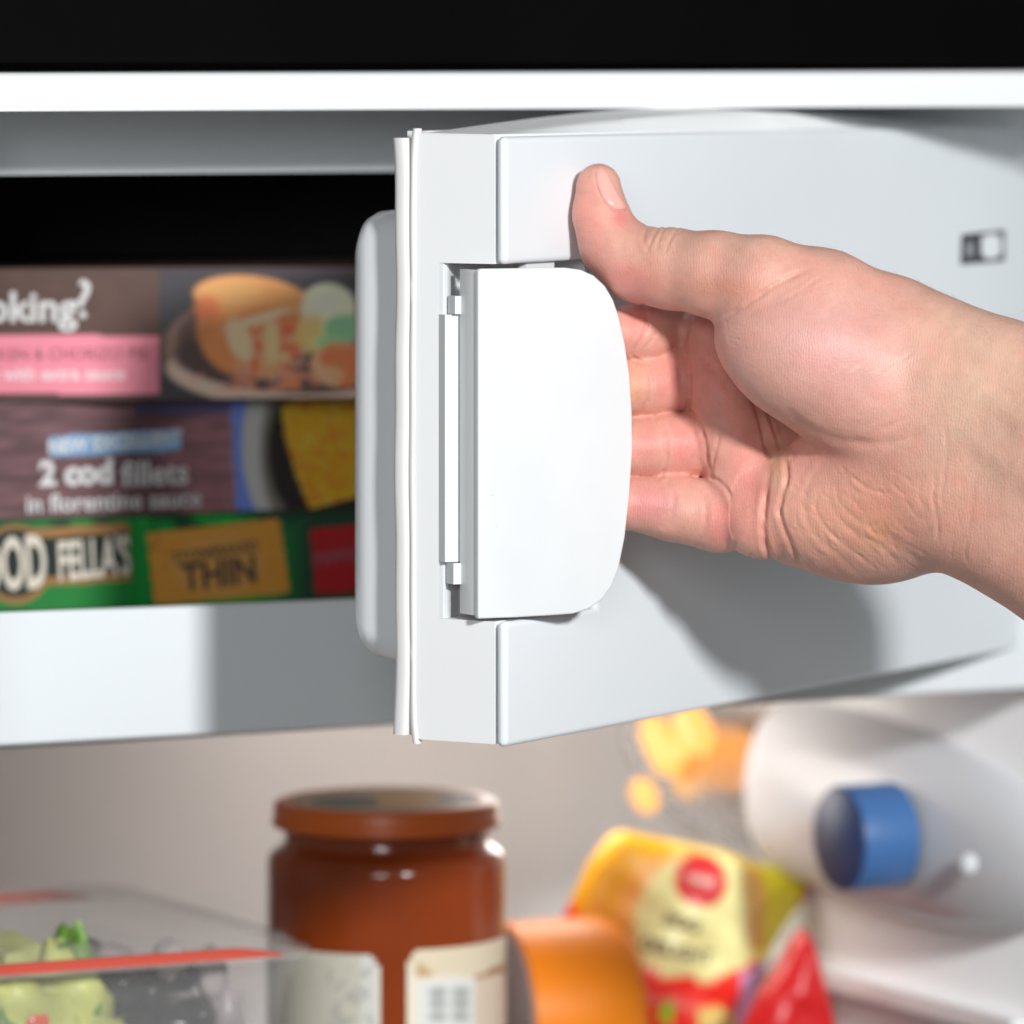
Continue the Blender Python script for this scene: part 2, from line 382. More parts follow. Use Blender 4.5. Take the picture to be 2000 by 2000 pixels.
def shadow_gain(p, f): p.c *= np.minimum(f, np.maximum(.9/np.maximum(p.c.max(1), 1e-4), 1))[:, None]  # brightens print colour to offset the door's shadow
def paint_pie(p):
    u, v = p.u, p.v
    p.c[:] = srgb(80, 46, 33); p.c *= (0.85+.3*vnoise(u, v, 35, 1))[:, None]
    p.rect(311, 400, 1200, 900, srgb(42, 38, 44))
    p.rect(311, 400, 1200, 535, srgb(52, 30, 34), k=.6)
    p.rect(-400, 655, 311, 769, srgb(247, 142, 162))
    # plate
    p.ell(545, 690, 225, 112, srgb(150, 118, 100), rot=4); p.ell(560, 670, 215, 108, srgb(96, 70, 62), rot=4)
    p.ell(530, 735, 205, 60, srgb(205, 178, 158), rot=5, soft=.1); p.ell(545, 712, 208, 56, srgb(70, 48, 44), rot=5, soft=.12)
    # pie
    n = vnoise(u, v, 17, 3); n2 = vnoise(u, v, 9, 5); n3 = vnoise(u, v, 28, 8)
    p.ell(485, 640, 100, 95, srgb(214, 132, 70), soft=.12)
    p.ell(490, 582, 112, 42, srgb(232, 160, 88), rot=6, soft=.12); p.ell(455, 572, 60, 22, srgb(240, 178, 104), soft=.5, k=.8)
    p.ell(405, 600, 26, 24, srgb(216, 110, 60), soft=.5, k=.8)
    p.ell(520, 665, 72, 60, srgb(176, 66, 38), soft=.3)
    m = ((u-525)/78)**2+((v-680)/62)**2 < 1
    nf = vnoise(u, v, 7, 15)*.6+vnoise(u, v, 3.5, 16)*.4
    p.put(m*np.clip((n-.42)*2.2, 0, 1)*.9, srgb(244, 208, 140)); p.put(m*np.clip((nf-.5)*3.5, 0, 1)*.75, srgb(206, 96, 44)); p.put(m*np.clip((.42-nf)*3.5, 0, 1)*.6, srgb(250, 232, 184))
    p.ell(468, 665, 22, 44, srgb(248, 220, 170), rot=-22, soft=.4); p.ell(530, 668, 15, 46, srgb(244, 214, 150), soft=.5); p.ell(505, 622, 66, 8, srgb(250, 226, 186), rot=-16, soft=.6)
    p.ell(640, 600, 52, 44, srgb(212, 212, 182), soft=.25); p.ell(640, 590, 26, 20, srgb(236, 234, 214), soft=.6)
    p.ell(610, 650, 30, 34, srgb(226, 196, 120), soft=.5)
    p.ell(672, 642, 42, 28, srgb(106, 152, 112), soft=.3); p.ell(640, 668, 30, 12, srgb(120, 160, 110), soft=.5)
    m = ((u-665)/60)**2+((v-712)/44)**2 < 1
    p.put(m*1.0, srgb(214, 120, 66)); p.put(m*np.clip((n3-.45)*4, 0, 1), srgb(240, 190, 140)); p.put(m*np.clip((n2-.6)*4, 0, 1)*.7, srgb(200, 90, 30))
    m = ((u-500)/130)**2+((v-742)/22)**2 < 1
    p.put(m*np.clip((n-.45)*3, 0, 1)*.8, srgb(200, 120, 70)); p.put(m*np.clip((n2-.6)*3, 0, 1)*.7, srgb(90, 84, 120))
    w_ = np.clip((u-400)/120, 0, 1)*.9 + np.clip((v-640)/60, 0, 1)*.5; shadow_gain(p, np.where(u > 311, 1.1+w_, 1))  # pie print painted brighter to the right and below, against the shadow
def paint_cod(p):
    u, v = p.u, p.v
    g = vnoise(u*.25, v+.06*u, 12, 11)
    p.c[:] = srgb(112, 78, 82); p.c *= (.65+.65*g)[:, None]
    for k in (815, 876, 930, 985): p.put(np.exp(-((v+.03*u-k-8)/5)**2)*.5, srgb(60, 40, 46))
    p.rect(265, 785, 460, 808, srgb(66, 64, 92), rot=-2)
    p.rect(98, 845, 353, 886, srgb(126, 172, 212), rot=-3.2)
    p.rect(458, 700, 1200, 1100, srgb(28, 22, 26)); p.rect(456, 700, 500, 1100, srgb(74, 92, 146), rot=-3)
    p.ell(580, 870, 108, 190, srgb(128, 128, 126), soft=.06); p.ell(600, 880, 92, 176, srgb(84, 80, 74), soft=.1); p.ell(618, 880, 96, 150, srgb(26, 24, 22), soft=.12)
    n = vnoise(u, v, 15, 13); n2 = vnoise(u, v, 8, 14)
    pts = [(548, 790), (600, 776), (760, 776), (780, 950), (640, 985), (605, 995), (578, 930), (556, 850)]
    p.poly(pts, srgb(242, 186, 44)); m = np.zeros(u.size); q = Paint(u, v, (0, 0, 0)); q.poly(pts, (1, 1, 1)); m = q.c[:, 0]
    p.put(m*np.clip((n-.5)*3, 0, 1)*.9, srgb(230, 140, 40)); p.put(m*np.clip((n2-.6)*4, 0, 1)*.8, srgb(250, 216, 90))
    shadow_gain(p, 1+2.2*np.clip((u-300)/160, 0, 1))  # fish side brightened in colour where the door shades it
def paint_pizza(p):
    u, v = p.u, p.v
    p.c[:] = srgb(22, 128, 52); n = vnoise(u, v, 40, 21)
    vv = v+.05*u
    p.put(np.clip((n-.35)*2.2, 0, 1)*(vv < 1085), srgb(10, 62, 36)); p.put(np.clip((n-.6)*3, 0, 1)*(vv > 1190)*.7, srgb(20, 60, 40))
    p.put(np.clip(((u-480)/120), 0, 1), srgb(26, 52, 38))  # green darkened to the right, door shadow painted into the print
    p.put(1*((abs(u-268) < 24)), srgb(26, 150, 62))
    # logo plate
    p.ell(30, 1102, 72, 78, srgb(158, 116, 68)); p.rect(-250, 1036, 254, 1150, srgb(158, 116, 68), rot=-3.5)
    p.ell(30, 1100, 62, 66, srgb(24, 44, 38)); p.rect(-250, 1056, 250, 1132, srgb(22, 38, 34), rot=-3.5)
    pts = [(285, 1045), (300, 1008), (545, 1008), (566, 1155), (300, 1182)]
    q = Paint(u, v, (0, 0, 0)); q.poly([(286, 1042), (545, 1012), (566, 1158), (302, 1182)], (1, 1, 1)); m = q.c[:, 0]
    p.put(m, srgb(206, 146, 62)); n2 = vnoise(u, v, 14, 23)
    p.put(m*np.clip((n2-.5)*3, 0, 1)*.5, srgb(166, 100, 40))
    q = Paint(u, v, (0, 0, 0)); q.ell(425, 1105, 92, 62, (1, 1, 1), rot=-5); p.put(q.c[:, 0]*.45, srgb(178, 138, 84))
    p.rect(610, 1020, 900, 1150, srgb(132, 26, 30), rot=-5)
    shadow_gain(p, 1+1.5*np.clip((u-260)/140, 0, 1))  # gold and red print lifted in colour within the shaded part
YB = 2700
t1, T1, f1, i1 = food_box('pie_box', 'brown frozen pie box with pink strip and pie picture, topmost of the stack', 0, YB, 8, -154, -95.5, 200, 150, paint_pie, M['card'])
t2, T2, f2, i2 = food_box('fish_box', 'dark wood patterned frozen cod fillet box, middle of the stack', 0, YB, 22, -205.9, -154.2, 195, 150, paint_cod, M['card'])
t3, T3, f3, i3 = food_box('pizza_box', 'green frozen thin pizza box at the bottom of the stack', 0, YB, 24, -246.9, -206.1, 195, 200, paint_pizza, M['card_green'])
T1('cooking', 150, 602, 18.5, M['text_white'], bold=.45, align='RIGHT')
T1('?', 163, 588, 24, M['text_white'], bold=.2)
T1('CHICKEN & CHORIZO PIE', 290, 691, 7.2, M['text_rose'], bold=.08, align='RIGHT')
T1('in a rich with extra sauce', 244, 730, 8, M['text_pale'], bold=.25, align='RIGHT')
T2('NEW EXCELLENT', 225, 864, 8, M['text_white'], bold=.25, rot=3)
T2('2 cod', 148, 925, 15, M['text_white'], bold=.65, rot=.5)
T2('fillets', 303, 926, 15, M['text_white'], bold=.3, rot=.5)
T2('in florentine sauce', 222, 980, 11, M['text_white'], bold=.18, rot=.5)
T3("FELLA'S", 254, 1088, 24, M['text_cream'], bold=.6, rot=3, sx=.44, align='RIGHT')
T3('GOOD', 90, 1100, 32, M['text_cream'], bold=1.0, rot=3, sx=.42, align='RIGHT')
T3('STONEBAKED', 420, 1078, 6.5, M['text_grey'], bold=.1, rot=6)
T3('THIN', 428, 1122, 17, M['text_grey'], bold=.5, rot=5, sx=.9)
T3('PEPPERONI', 690, 1085, 8, M['text_rose'], bold=.2, rot=5)

# ------------------------------------------------------------------ jam jar
jc = (-57, 2780, -500)
jar = thing('preserve_jar', 'tall glass jar of dark orange preserve with orange lid on the shelf', 'jar', jc)
H = 159
JS = .9754
def jpf(prof): return [(r_*JS, 500-(500-h_)*JS if h_ > 50 else h_) for r_, h_ in prof]
lathe('glass_jar', jpf([(.1, 0), (46, 0), (53, 4), (55, 12), (55, 124), (54.3, 128), (51, 130.8), (48, 132.5), (47, 135), (47, 141), (46.5, 141.5)]), jc, M['jam'], jar, n=96)
lathe('lid', jpf([(46, 140.6), (52, 141), (53, 142), (53, 143.5), (52.2, 144.6), (52.2, 150), (51.4, 152), (49, 153), (46, 153.2), (44, 152.6)]), jc, M['lid'], jar, n=96)
# printed lid disc
vs_ = []; cs = []; fs = []; nr, na = 24, 96
for i in range(nr+1):
    for j in range(na):
        r_ = 44.2*JS*i/nr; a = 2*math.pi*j/na; x, y = r_*math.cos(a), r_*math.sin(a)
        vs_.append((jc[0]+x, jc[1]+y, jc[2]+161.3))
        c = srgb(168, 146, 116)
        if (x/16+1.1)**2+((y+8)/22)**2 < 1: c = srgb(66, 96, 80)
        if ((x-10)/14)**2+((y)/26)**2 < 1: c = srgb(190, 146, 70)
        if ((x-33)/9)**2+((y-4)/20)**2 < 1: c = srgb(56, 66, 48)
        cs.append(c)
for i in range(nr):
    for j in range(na):
        k = (j+1) % na; fs.append((i*na+j, i*na+k, (i+1)*na+k, (i+1)*na+j))
finish('lid_print', vs_, fs, M['lid_print'], jar, cols=np.array(cs))
def jar_label(a0, a1, h0, h1, paint, rr=8):
    na, nh = 60, 60; A = np.linspace(a0, a1, na); V = np.linspace(h0, h1, nh); vs_ = []; fs = []; keep = {}
    rad = 54.1; wdt = rad*(R(a1)-R(a0))
    uu = []; vv = []
    for h in V:
        for a in A:
            x = jc[0]+rad*math.sin(R(a)); y = jc[1]-rad*math.cos(R(a)); z = jc[2]+h
            vs_.append((x, y, z)); uu.append(1000+F*x/y); vv.append(100-F*z/y)
    def inside(i, j):
        x = wdt*(i+.5)/(na-1); y = (h1-h0)*(j+.5)/(nh-1)
        dx = max(rr-x, x-(wdt-rr), 0); dy = max(y-(h1-h0-rr), 0)
        return dx*dx+dy*dy <= rr*rr
    for j in range(nh-1):
        for i in range(na-1):
            if inside(i, j): fs.append((j*na+i, j*na+i+1, (j+1)*na+i+1, (j+1)*na+i))
    p = Paint(np.array(uu), np.array(vv), srgb(236, 226, 206)); paint(p)
    finish('paper_label', vs_, fs, M['cream'], jar, cols=p.c)
def pl_left(p):
    n = vnoise(p.u, p.v, 14, 31)
    p.rect(500, 1860, 742, 2100, srgb(214, 214, 206)); p.rect(500, 1860, 700, 2100, srgb(196, 190, 168), k=.6)
    p.put(((n > .62) & (p.u > 640) & (p.u < 735) & (p.v > 1890))*.4, srgb(120, 126, 126))
def pl_right(p):
    n = vnoise(p.u, p.v, 16, 33)
    p.rect(800, 1840, 1000, 1905, srgb(226, 212, 184)); p.rect(812, 1912, 925, 2100, srgb(226, 228, 222)); p.rect(925, 1905, 1000, 2100, srgb(224, 204, 182))
    for cx in (855, 900):
        for cy in (1938, 1960, 1985): p.ell(cx, cy, 18, 11, srgb(110, 112, 116), soft=.6, k=.55)
    p.poly([(815, 1880), (850, 1905), (815, 1912)], srgb(196, 160, 110)); p.poly([(920, 1912), (985, 1880), (985, 1900)], srgb(170, 120, 80))
jar_label(-125, -1.5, 6, 99, pl_left); jar_label(11, 130, 6, 101, pl_right)

# ------------------------------------------------------------------ salad tub
tc_ = (-77, 2640)
cb = lambda a, q, z: (tc_[0] - a*math.cos(R(26)) - q*math.sin(R(28)), tc_[1] - a*math.sin(R(26)) + q*math.cos(R(28)), z)
tub = thing('salad_tub', 'clear plastic tub of mixed salad with a red edged lid on the shelf', 'salad tub', cb(120, 105, -500))
def tray_rings(levels):
    rings = []
    for z, ins, r in levels:
        rings.append([cb(x, y, z) for x, y in rrect(ins, ins, 270-ins, 214-ins, r, 6)])
    return rings
loft('clear_tray', tray_rings([(-499.5, 22, 20), (-497, 18, 22), (-400, 8, 26), (-392, 2, 28), (-390, 0, 28)]), M['clear'], tub, cap=False, angle=50)
loft('clear_lid', tray_rings([(-389.5, 0, 28), (-387, 0, 28), (-386, 4, 26), (-381, 10, 22), (-380, 16, 20)]), M['cleared'], tub, cap=False, angle=50)
loft('lid_top_film', tray_rings([(-380.2, 16, 20), (-379.8, 16, 20)]), M['clear'], tub, cap=True, angle=50)
# red printed bands along the lid's long edges (front and back)
for nm, q0 in (('red_band', 2.0), ('red_band', 206.0)):
    pts = [(0+40*abs(math.sin(0)), 0)]
    vv = []; ff = []; n = 40
    for i in range(n+1):
        a = 22 + (270-22)*i/n; bend = 6*max(0, (40-a)/40)**2 if q0 < 50 else 0
        w = 3.9*min(1, (a-20)/22)+.4
        for dq, dz in ((-1.4, -3.6), (-1.4, w-3.6+0.2), (1.2, w-3.2)): vv.append(cb(a, q0+dq+bend, -384+dz))
    for i in range(n):
        for k in range(2): ff.append((i*3+k, i*3+k+1, (i+1)*3+k+1, (i+1)*3+k))
    finish(nm, vv, ff, M['red_band'], tub)
def leafy(name, m, cx, cy, cz, sx, sy, sz, seed, n=16, wav=.35):
    r = np.random.default_rng(seed); ph = r.random(6)*6.28; vs_ = []; fs = []; k = 26
    for i in range(n+1):
        for j in range(k):
            a = math.pi*i/n; b = 2*math.pi*j/k
            w = 1 + wav*(.5*math.sin(3*b+ph[0]+2*a)+.3*math.sin(5*b+ph[1]-3*a)+.3*math.sin(7*a+ph[2]+b))
            vs_.append(cb(cx + sx*w*math.sin(a)*math.cos(b), cy + sy*w*math.sin(a)*math.sin(b), cz + sz*w*math.cos(a)))
    for i in range(n):
        for j in range(k):
            kk = (j+1) % k; fs.append((i*k+j, i*k+kk, (i+1)*k+kk, (i+1)*k+j))
    return finish(name, vs_, fs, m, tub, angle=70)
sal = [('lettuce_leaf', 'lettuce', 200, 34, -430, 46, 20, 26), ('lettuce_leaf', 'lettuce', 168, 40, -424, 34, 22, 26), ('lettuce_leaf', 'leaf', 150, 40, -414, 14, 16, 22),
       ('lettuce_leaf', 'lettuce', 228, 30, -416, 22, 16, 14), ('tomato_piece', 'tomato', 189, 22, -428, 10, 8, 13), ('lettuce_leaf', 'leaf', 214, 22, -432, 12, 8, 16),
       ('lettuce_leaf', 'lettuce', 150, 26, -448, 30, 18, 20), ('lettuce_leaf', 'lettuce', 240, 30, -440, 22, 16, 26), ('tomato_piece', 'tomato', 236, 22, -402, 12, 10, 8),
       ('olive_piece', 'olive', 122, 38, -416, 15, 12, 11), ('olive_piece', 'olive', 100, 44, -420, 13, 14, 12), ('olive_piece', 'olive', 112, 30, -436, 14, 12, 10),
       ('olive_piece', 'olive', 82, 36, -412, 12, 11, 7), ('olive_piece', 'olive', 74, 30, -430, 12, 11, 9), ('olive_piece', 'olive', 92, 26, -432, 11, 10, 8),
       ('onion_piece', 'onion', 92, 30, -404, 10, 8, 9), ('onion_piece', 'onion', 62, 32, -412, 9, 8, 12), ('onion_piece', 'onion', 128, 34, -402, 12, 8, 6),
       ('onion_piece', 'onion', 50, 36, -430, 12, 10, 14), ('lettuce_leaf', 'leaf', 108, 24, -444, 10, 8, 6), ('tomato_piece', 'tomato', 112, 22, -454, 26, 10, 8),
       ('olive_piece', 'olive', 140, 60, -404, 22, 14, 8), ('lettuce_leaf', 'lettuce', 180, 110, -440, 80, 80, 34), ('olive_piece', 'olive', 90, 100, -445, 60, 60, 30)]
for i, (nm, mm, *c) in enumerate(sal):
    c[0] *= .68; c[3] *= .75; c[2] += 14
    leafy(nm, M[mm], *c, seed=i+50, wav=.3 if 'leaf' in nm else .12)

# ------------------------------------------------------------------ orange wrapped cheese
oc = Vector((-4, 2885, -454.5)); oax = Vector((.94, .34, 0)).normalized()
ch = thing('wrapped_cheese', 'thick round orange wrapped cheese on its side right of the jar', 'cheese', (oc.x+25, oc.y+6, -500))
lathe('orange_wrapper', [(42.5, 0.2), (44.5, 1.2), (45, 4), (45.5, 30), (45.3, 48), (43, 54), (39, 58), (30, 61), (.1, 62)], oc, M['orange'], ch, n=96, axis=oax)
lathe('grey_end', [(.1, -0.2), (38, -.2), (42.2, 0), (42.5, .4)], oc, M['greyend'], ch, n=96, axis=oax)

# ------------------------------------------------------------------ yellow and red packet
def pillow(name, label, cat, outline, Yc, yaw, depth, paint, zbot, parts=None, lean=0.0):
    c, s = math.cos(R(yaw)), math.sin(R(yaw)); X0 = 0; pts = np.array(outline, float)
    uc, vc = pts[:, 0].mean(), pts[:, 1].mean(); x0 = (uc-1000)*Yc/F
    t = thing(name, label, cat, (x0, Yc, zbot))
    n = len(pts); rings = []; K = 18
    # resample outline
    seg = np.linalg.norm(np.roll(pts, -1, 0)-pts, axis=1); cum = np.concatenate([[0], np.cumsum(seg)]); N = 120
    tt = np.linspace(0, cum[-1], N, endpoint=False); P2 = []
    closed = np.vstack([pts, pts[:1]])
    for q in tt:
        i = min(np.searchsorted(cum, q, 'right')-1, n-1); f_ = (q-cum[i])/max(seg[i], 1e-6); P2.append(closed[i]*(1-f_)+closed[i+1]*f_)
    P2 = np.array(P2)
    for _ in range(3): P2 = .5*P2 + .25*(np.roll(P2, 1, 0)+np.roll(P2, -1, 0))
    vs_ = []; uu = []; vv = []; fs = []
    def add(u, v, side, k):
        h = depth*math.sqrt(max(1-k**3, 0))*side
        wr = 1.3*math.sin(u*.045+v*.03)+1.0*math.sin(v*.07-u*.05)
        h += wr*(1-k)*side
        x = (u-uc)*Yc/F; z = -(v-100)*Yc/F
        vs_.append((x0 + x*c + h*s, Yc + x*s - h*c + lean*(v-vc), z)); uu.append(u); vv.append(v)
    for side in (1, -1):
        for k in range(K+1):
            kk = k/K
            for q in P2:
                add(uc+(q[0]-uc)*kk, vc+(q[1]-vc)*kk, side, kk)
    for sd in range(2):
        o_ = sd*(K+1)*N
        for k in range(K):
            for j in range(N):
                l = (j+1) % N; q = (o_+k*N+j, o_+k*N+l, o_+(k+1)*N+l, o_+(k+1)*N+j); fs.append(q if sd else q[::-1])
    p = Paint(np.array(uu), np.array(vv), (0, 0, 0)); paint(p)
    finish('printed_film', vs_, fs, M['film_print'], t, angle=80, cols=p.c)
    def srf(u, v, lift):   # point on the front
        d = np.array([u-uc, v-vc]); best = 1e9
        a = math.atan2(d[1], d[0]); aa = np.arctan2(P2[:, 1]-vc, P2[:, 0]-uc); j = np.argmin(abs(np.angle(np.exp(1j*(aa-a)))))
        k = min(np.linalg.norm(d)/np.linalg.norm(P2[j]-[uc, vc]), 1)
        h = depth*math.sqrt(max(1-k**3, 0)) + (1.3*math.sin(u*.045+v*.03)+1.0*math.sin(v*.07-u*.05))*(1-k) + lift
        x = (u-uc)*Yc/F; z = -(v-100)*Yc/F
        return (x0 + x*c + h*s, Yc + x*s - h*c + lean*(v-vc), z)
    return t, srf
def paint_pk(p):
    u, v = p.u, p.v; n = vnoise(u, v, 30, 41)
    p.c[:] = srgb(226, 184, 80)
    p.poly([(1100, 1900), (1120, 1500), (1330, 1500), (1300, 1660), (1210, 1760), (1160, 1850)], srgb(226, 150, 30))
    p.ell(1350, 1805, 165, 152, srgb(206, 142, 62), rot=20, soft=.06)
    p.ell(1362, 1800, 140, 138, srgb(226, 204, 142), rot=20, soft=.1)
    p.poly([(1485, 1690), (1640, 1700), (1600, 1800), (1500, 1880), (1470, 1860)], srgb(228, 196, 50))
    p.poly([(1440, 1700), (1490, 1690), (1490, 1850), (1462, 1880)], srgb(200, 132, 60), k=.6)
    p.put((v > 1905-((u-1350)/150)**2*55+.02*(u-1350))*(u < 1470)*1.0, srgb(206, 36, 26))
    p.poly([(1240, 1925), (1340, 1945), (1340, 1975), (1240, 1950)], srgb(200, 110, 100), k=.7)
    p.rect(1350, 1968, 1424, 2120, srgb(206, 178, 106)); p.rect(1275, 1945, 1300, 1990, srgb(120, 168, 40), rot=10)
    p.ell(1358, 1714, 54, 52, srgb(178, 34, 38), rot=20, soft=.05); p.rect(1315, 1705, 1400, 1722, srgb(190, 80, 80), rot=10, k=.5)
    p.poly([(1440, 1900), (1520, 1860), (1490, 2100), (1420, 2100)], srgb(196, 150, 190))
    p.c = np.minimum(p.c*1.6, .95)
    p.poly([(1575, 1720), (1660, 1715), (1620, 1790), (1560, 1800)], srgb(196, 40, 46))
pk_out = [(1232, 1618), (1300, 1640), (1420, 1665), (1520, 1702), (1618, 1728), (1600, 1765), (1560, 1810), (1530, 1860), (1500, 1930), (1500, 2100), (1180, 2120), (1150, 1960), (1110, 1860), (1122, 1800), (1150, 1740), (1185, 1670)]
pk_out = [(x_-(36 if x_ < 1240 else 14), y_-4) for x_, y_ in pk_out]
pk, srf = pillow('snack_packet', 'yellow film packet with red round badge and cream oval under the blue dial', 'food packet', pk_out, 2980, 14, 13, paint_pk, -500)
def pkt(s, u, v, h, m, rot, nm='lettering', bold=.1):
    k = F/2980
    return text(nm, s, h, m, lambda x, y, hh: srf(u + (x*math.cos(R(rot))+y*math.sin(R(rot)))*k, v + (x*math.sin(R(rot))-y*math.cos(R(rot)))*k, .5+hh), pk, bold=bold)
pkt('EGG', 1318, 1795, 9, M['text_taupe'], 14, bold=.25); pkt('DELIGHT', 1308, 1850, 9, M['text_taupe'], 14, bold=.25)
pkt('FRESH', 1358, 1714, 5, M['text_cream'], 10, bold=.1)
def paint_rd(p):
    n = vnoise(p.u, p.v, 36, 43); p.c[:] = srgb(212, 28, 32)
    p.put((p.u-p.v*.35 > 900)*.0, (0, 0, 0)); p.put(np.clip((n-.6)*3, 0, 1)*.3, srgb(240, 90, 90))
rd_out = [(1572, 1810), (1592, 1850), (1612, 1920), (1632, 2000), (1650, 2110), (1420, 2110), (1440, 2010), (1480, 1935), (1530, 1870), (1555, 1825)]
rd, _ = pillow('red_packet', 'plain red pointed packet leaning beside the yellow packet', 'food packet', rd_out, 2925, 20, 14, paint_rd, -500)

# ------------------------------------------------------------------ freezer door
dr = thing('freezer_door', 'white icebox door swung open with flap handle at its free edge', 'freezer door', D(240, 20, -272))
ZT, ZB, NT, NB, SN, WD = -33.4, -271.8, -83.2, -223.0, 72, 492
capo = [(0, ZT), (WD, ZT), (WD, ZB), (0, ZB), (0, NB), (SN, NB), (SN, NT), (0, NT)]
prism('front_panel', capo, -4.2, 0.6, M['white'], dr, D, bevel=2.6, seg=5)
# body: swept cross sections along s; the top surface rises and falls in a shallow arch
def top_back(s): return -32.2 + 8.2*math.sin(math.pi*min(max((s-10)/400, 0), 1))**1.0
def body_block(name, s0, s1, zlo, zhi, q0, q1, arch, ns=40, r=1.4):
    rings = []
    for i in range(ns+1):
        s = s0 + (s1-s0)*i/ns
        top = (lambda q: zhi + (top_back(s)-zhi)*max(0, min(1, (q-6)/(q1-6)))) if arch else (lambda q: zhi)
        sec = []
        for q, z in ((q0, zlo+r), (q0+r*.3, zlo+r*.3), (q0+r, zlo), (q1-r, zlo), (q1-r*.3, zlo+r*.3), (q1, zlo+r)): sec.append((q, z))
        sec += [(q1, top(q1)-r), (q1-r*.3, top(q1)-r*.3), (q1-r, top(q1-r)), ((q0+q1)/2, top((q0+q1)/2)), (q0+r, top(q0+r)), (q0+r*.3, top(q0)-r*.3), (q0, top(q0)-r)]
        rings.append([(s, q, z) for q, z in sec])
    return loft(name, rings, M['frame'], dr, D, cap=True, angle=40)
# one C-shaped body prism with the handle notch cut out of it, plus back web
bodyo = [(1.2, ZT+.8), (WD, ZT+.8), (WD, ZB+.9), (1.2, ZB+.9), (1.2, NB), (SN, NB), (SN, NT), (1.2, NT)]
prism('door_frame', bodyo, 1.6, 27, M['frame'], dr, D, bevel=0)
box('door_frame_web', (1.2, 27.0, ZB+.9), (WD, 38, ZT+.8), M['frame'], dr, D, bevel=0)
# arched top moulding rising towards the back
rings = []
for i in range(61):
    s = 1.2 + (WD-1.2)*i/60; e = top_back(s) + 32.2
    rings.append([(s, 3, ZT+.7), (s, 37.9, ZT+.7), (s, 37.9, ZT+1.0+e), (s, 36.5, ZT+1.3+e), (s, 24, ZT+1.1+e*.97), (s, 12, ZT+1.0+e*.88), (s, 8, ZT+1.0+e*.78), (s, 5.5, ZT+.95+e*.5), (s, 4.2, ZT+.9+e*.15), (s, 3, ZT+.9)])
loft('top_moulding', rings, M['frame'], dr, D, cap=True, angle=25)
# rounded inner corner of the notch (fillet seen bright at its left)
fil = [(1.3, 27.0), (1.3, 27.8)] + [(1.3 + 9*math.sin(R(t)), 18.5 + 9*math.cos(R(t))) for t in (0, 20, 40)] 
pts = [(1.25, 26.9), (1.6, 25.4), (3.2, 24.6), (6, 25.2), (12, 26.6), (16, 26.95)]
prism('notch_fillet', [(a, b) for a, b in pts] + [(16, 27.2), (1.25, 27.2)], NB+.1, NT-.1, M['handle'], dr, D, axis=2, angle=50)
box('notch_plate', (16, 24.6, NB+9), (70, 26.9, NT-9), M['handle'], dr, D, bevel=1.0)
# badge printed on the panel
def onface(u, v):
    k = (u-1000)/F; q = -4.3
    s = (k*(2400+q*math.cos(TH)) + 6 + q*math.sin(TH))/(math.cos(TH) - k*math.sin(TH))
    Y = 2400 + s*math.sin(TH) + q*math.cos(TH); return s, -(v-100)*Y/F
def badge(name, pts, q, m, parent):
    pp = [onface(*p) for p in pts]
    return prism(name, [(a, b) for a, b in pp], q-.15, q, m, parent, D)
b0 = badge('badge', [(1878, 458), (1962, 449), (1962, 510), (1876, 517)], -4.25, M['print_black'], dr)
badge('badge_window', [(1917, 462), (1930, 458), (1943, 457), (1953, 463), (1954, 496), (1944, 504), (1928, 506), (1916, 497)], -4.45, M['white'], b0)
badge('badge_square', [(1886, 474), (1901, 473), (1901, 500), (1885, 501)], -4.45, M['print_grey'], b0)
badge('badge_line', [(1953, 466), (1958, 465), (1958, 494), (1953, 495)], -4.47, M['print_grey'], b0)
# liner behind the door
lr = []
for q, ins, r in ((40, 1.5, 11), (60, 2.6, 12), (68, 3.4, 12.5), (73, 5.4, 13), (76.4, 9, 13), (78.0, 14, 12)):
    lr.append([(s, q, z) for s, z in rrect(9+ins, -245.5+ins, WD-20-ins, -60.5-ins, r, 8)])
loft('door_liner', lr, M['liner'], dr, D, cap=True, angle=50)
# gasket: flange strip and soft bellows, slightly wavy
def wav(z, a, ph): return a*(math.sin(z*.045+ph)+.5*math.sin(z*.13+ph*2))
def gasket(name, sec, z0, z1, m, tipq=0, n=60):
    rings = []
    for i in range(n+1):
        z = z0+(z1-z0)*i/n; e = abs(2*i/n-1)**14
        rings.append([(s + wav(z, .22, 1)*(.4), q + wav(z, .35, 2.2)*(1 if q > 40 else .3) + tipq*e, z) for s, q in sec])
    return loft(name, rings, m, dr, D, cap=True, angle=60)
gasket('gasket_flange', [(0.6, 38.1), (0.2, 38.6), (.4, 39.8), (1.2, 40.4), (4, 40.4), (4, 38.1)], -272.8, -30.4, M['gasket'], tipq=-1.6)
gasket('gasket_bellows', [(1.2, 40.6), (.1, 41.2), (-.5, 42.6), (-.5, 45.2), (.2, 46.8), (2.0, 47.6), (12, 47.6), (12, 40.6)], -269.6, -34.2, M['gasket'], tipq=.6)
for zz, nm in ((-33.5, 'gasket_top'), (-268.5, 'gasket_bottom')):
    box('gasket_edge', (10, 38.1, zz-2), (WD-4, 47, zz+2), M['gasket'], dr, D, bevel=1.5)
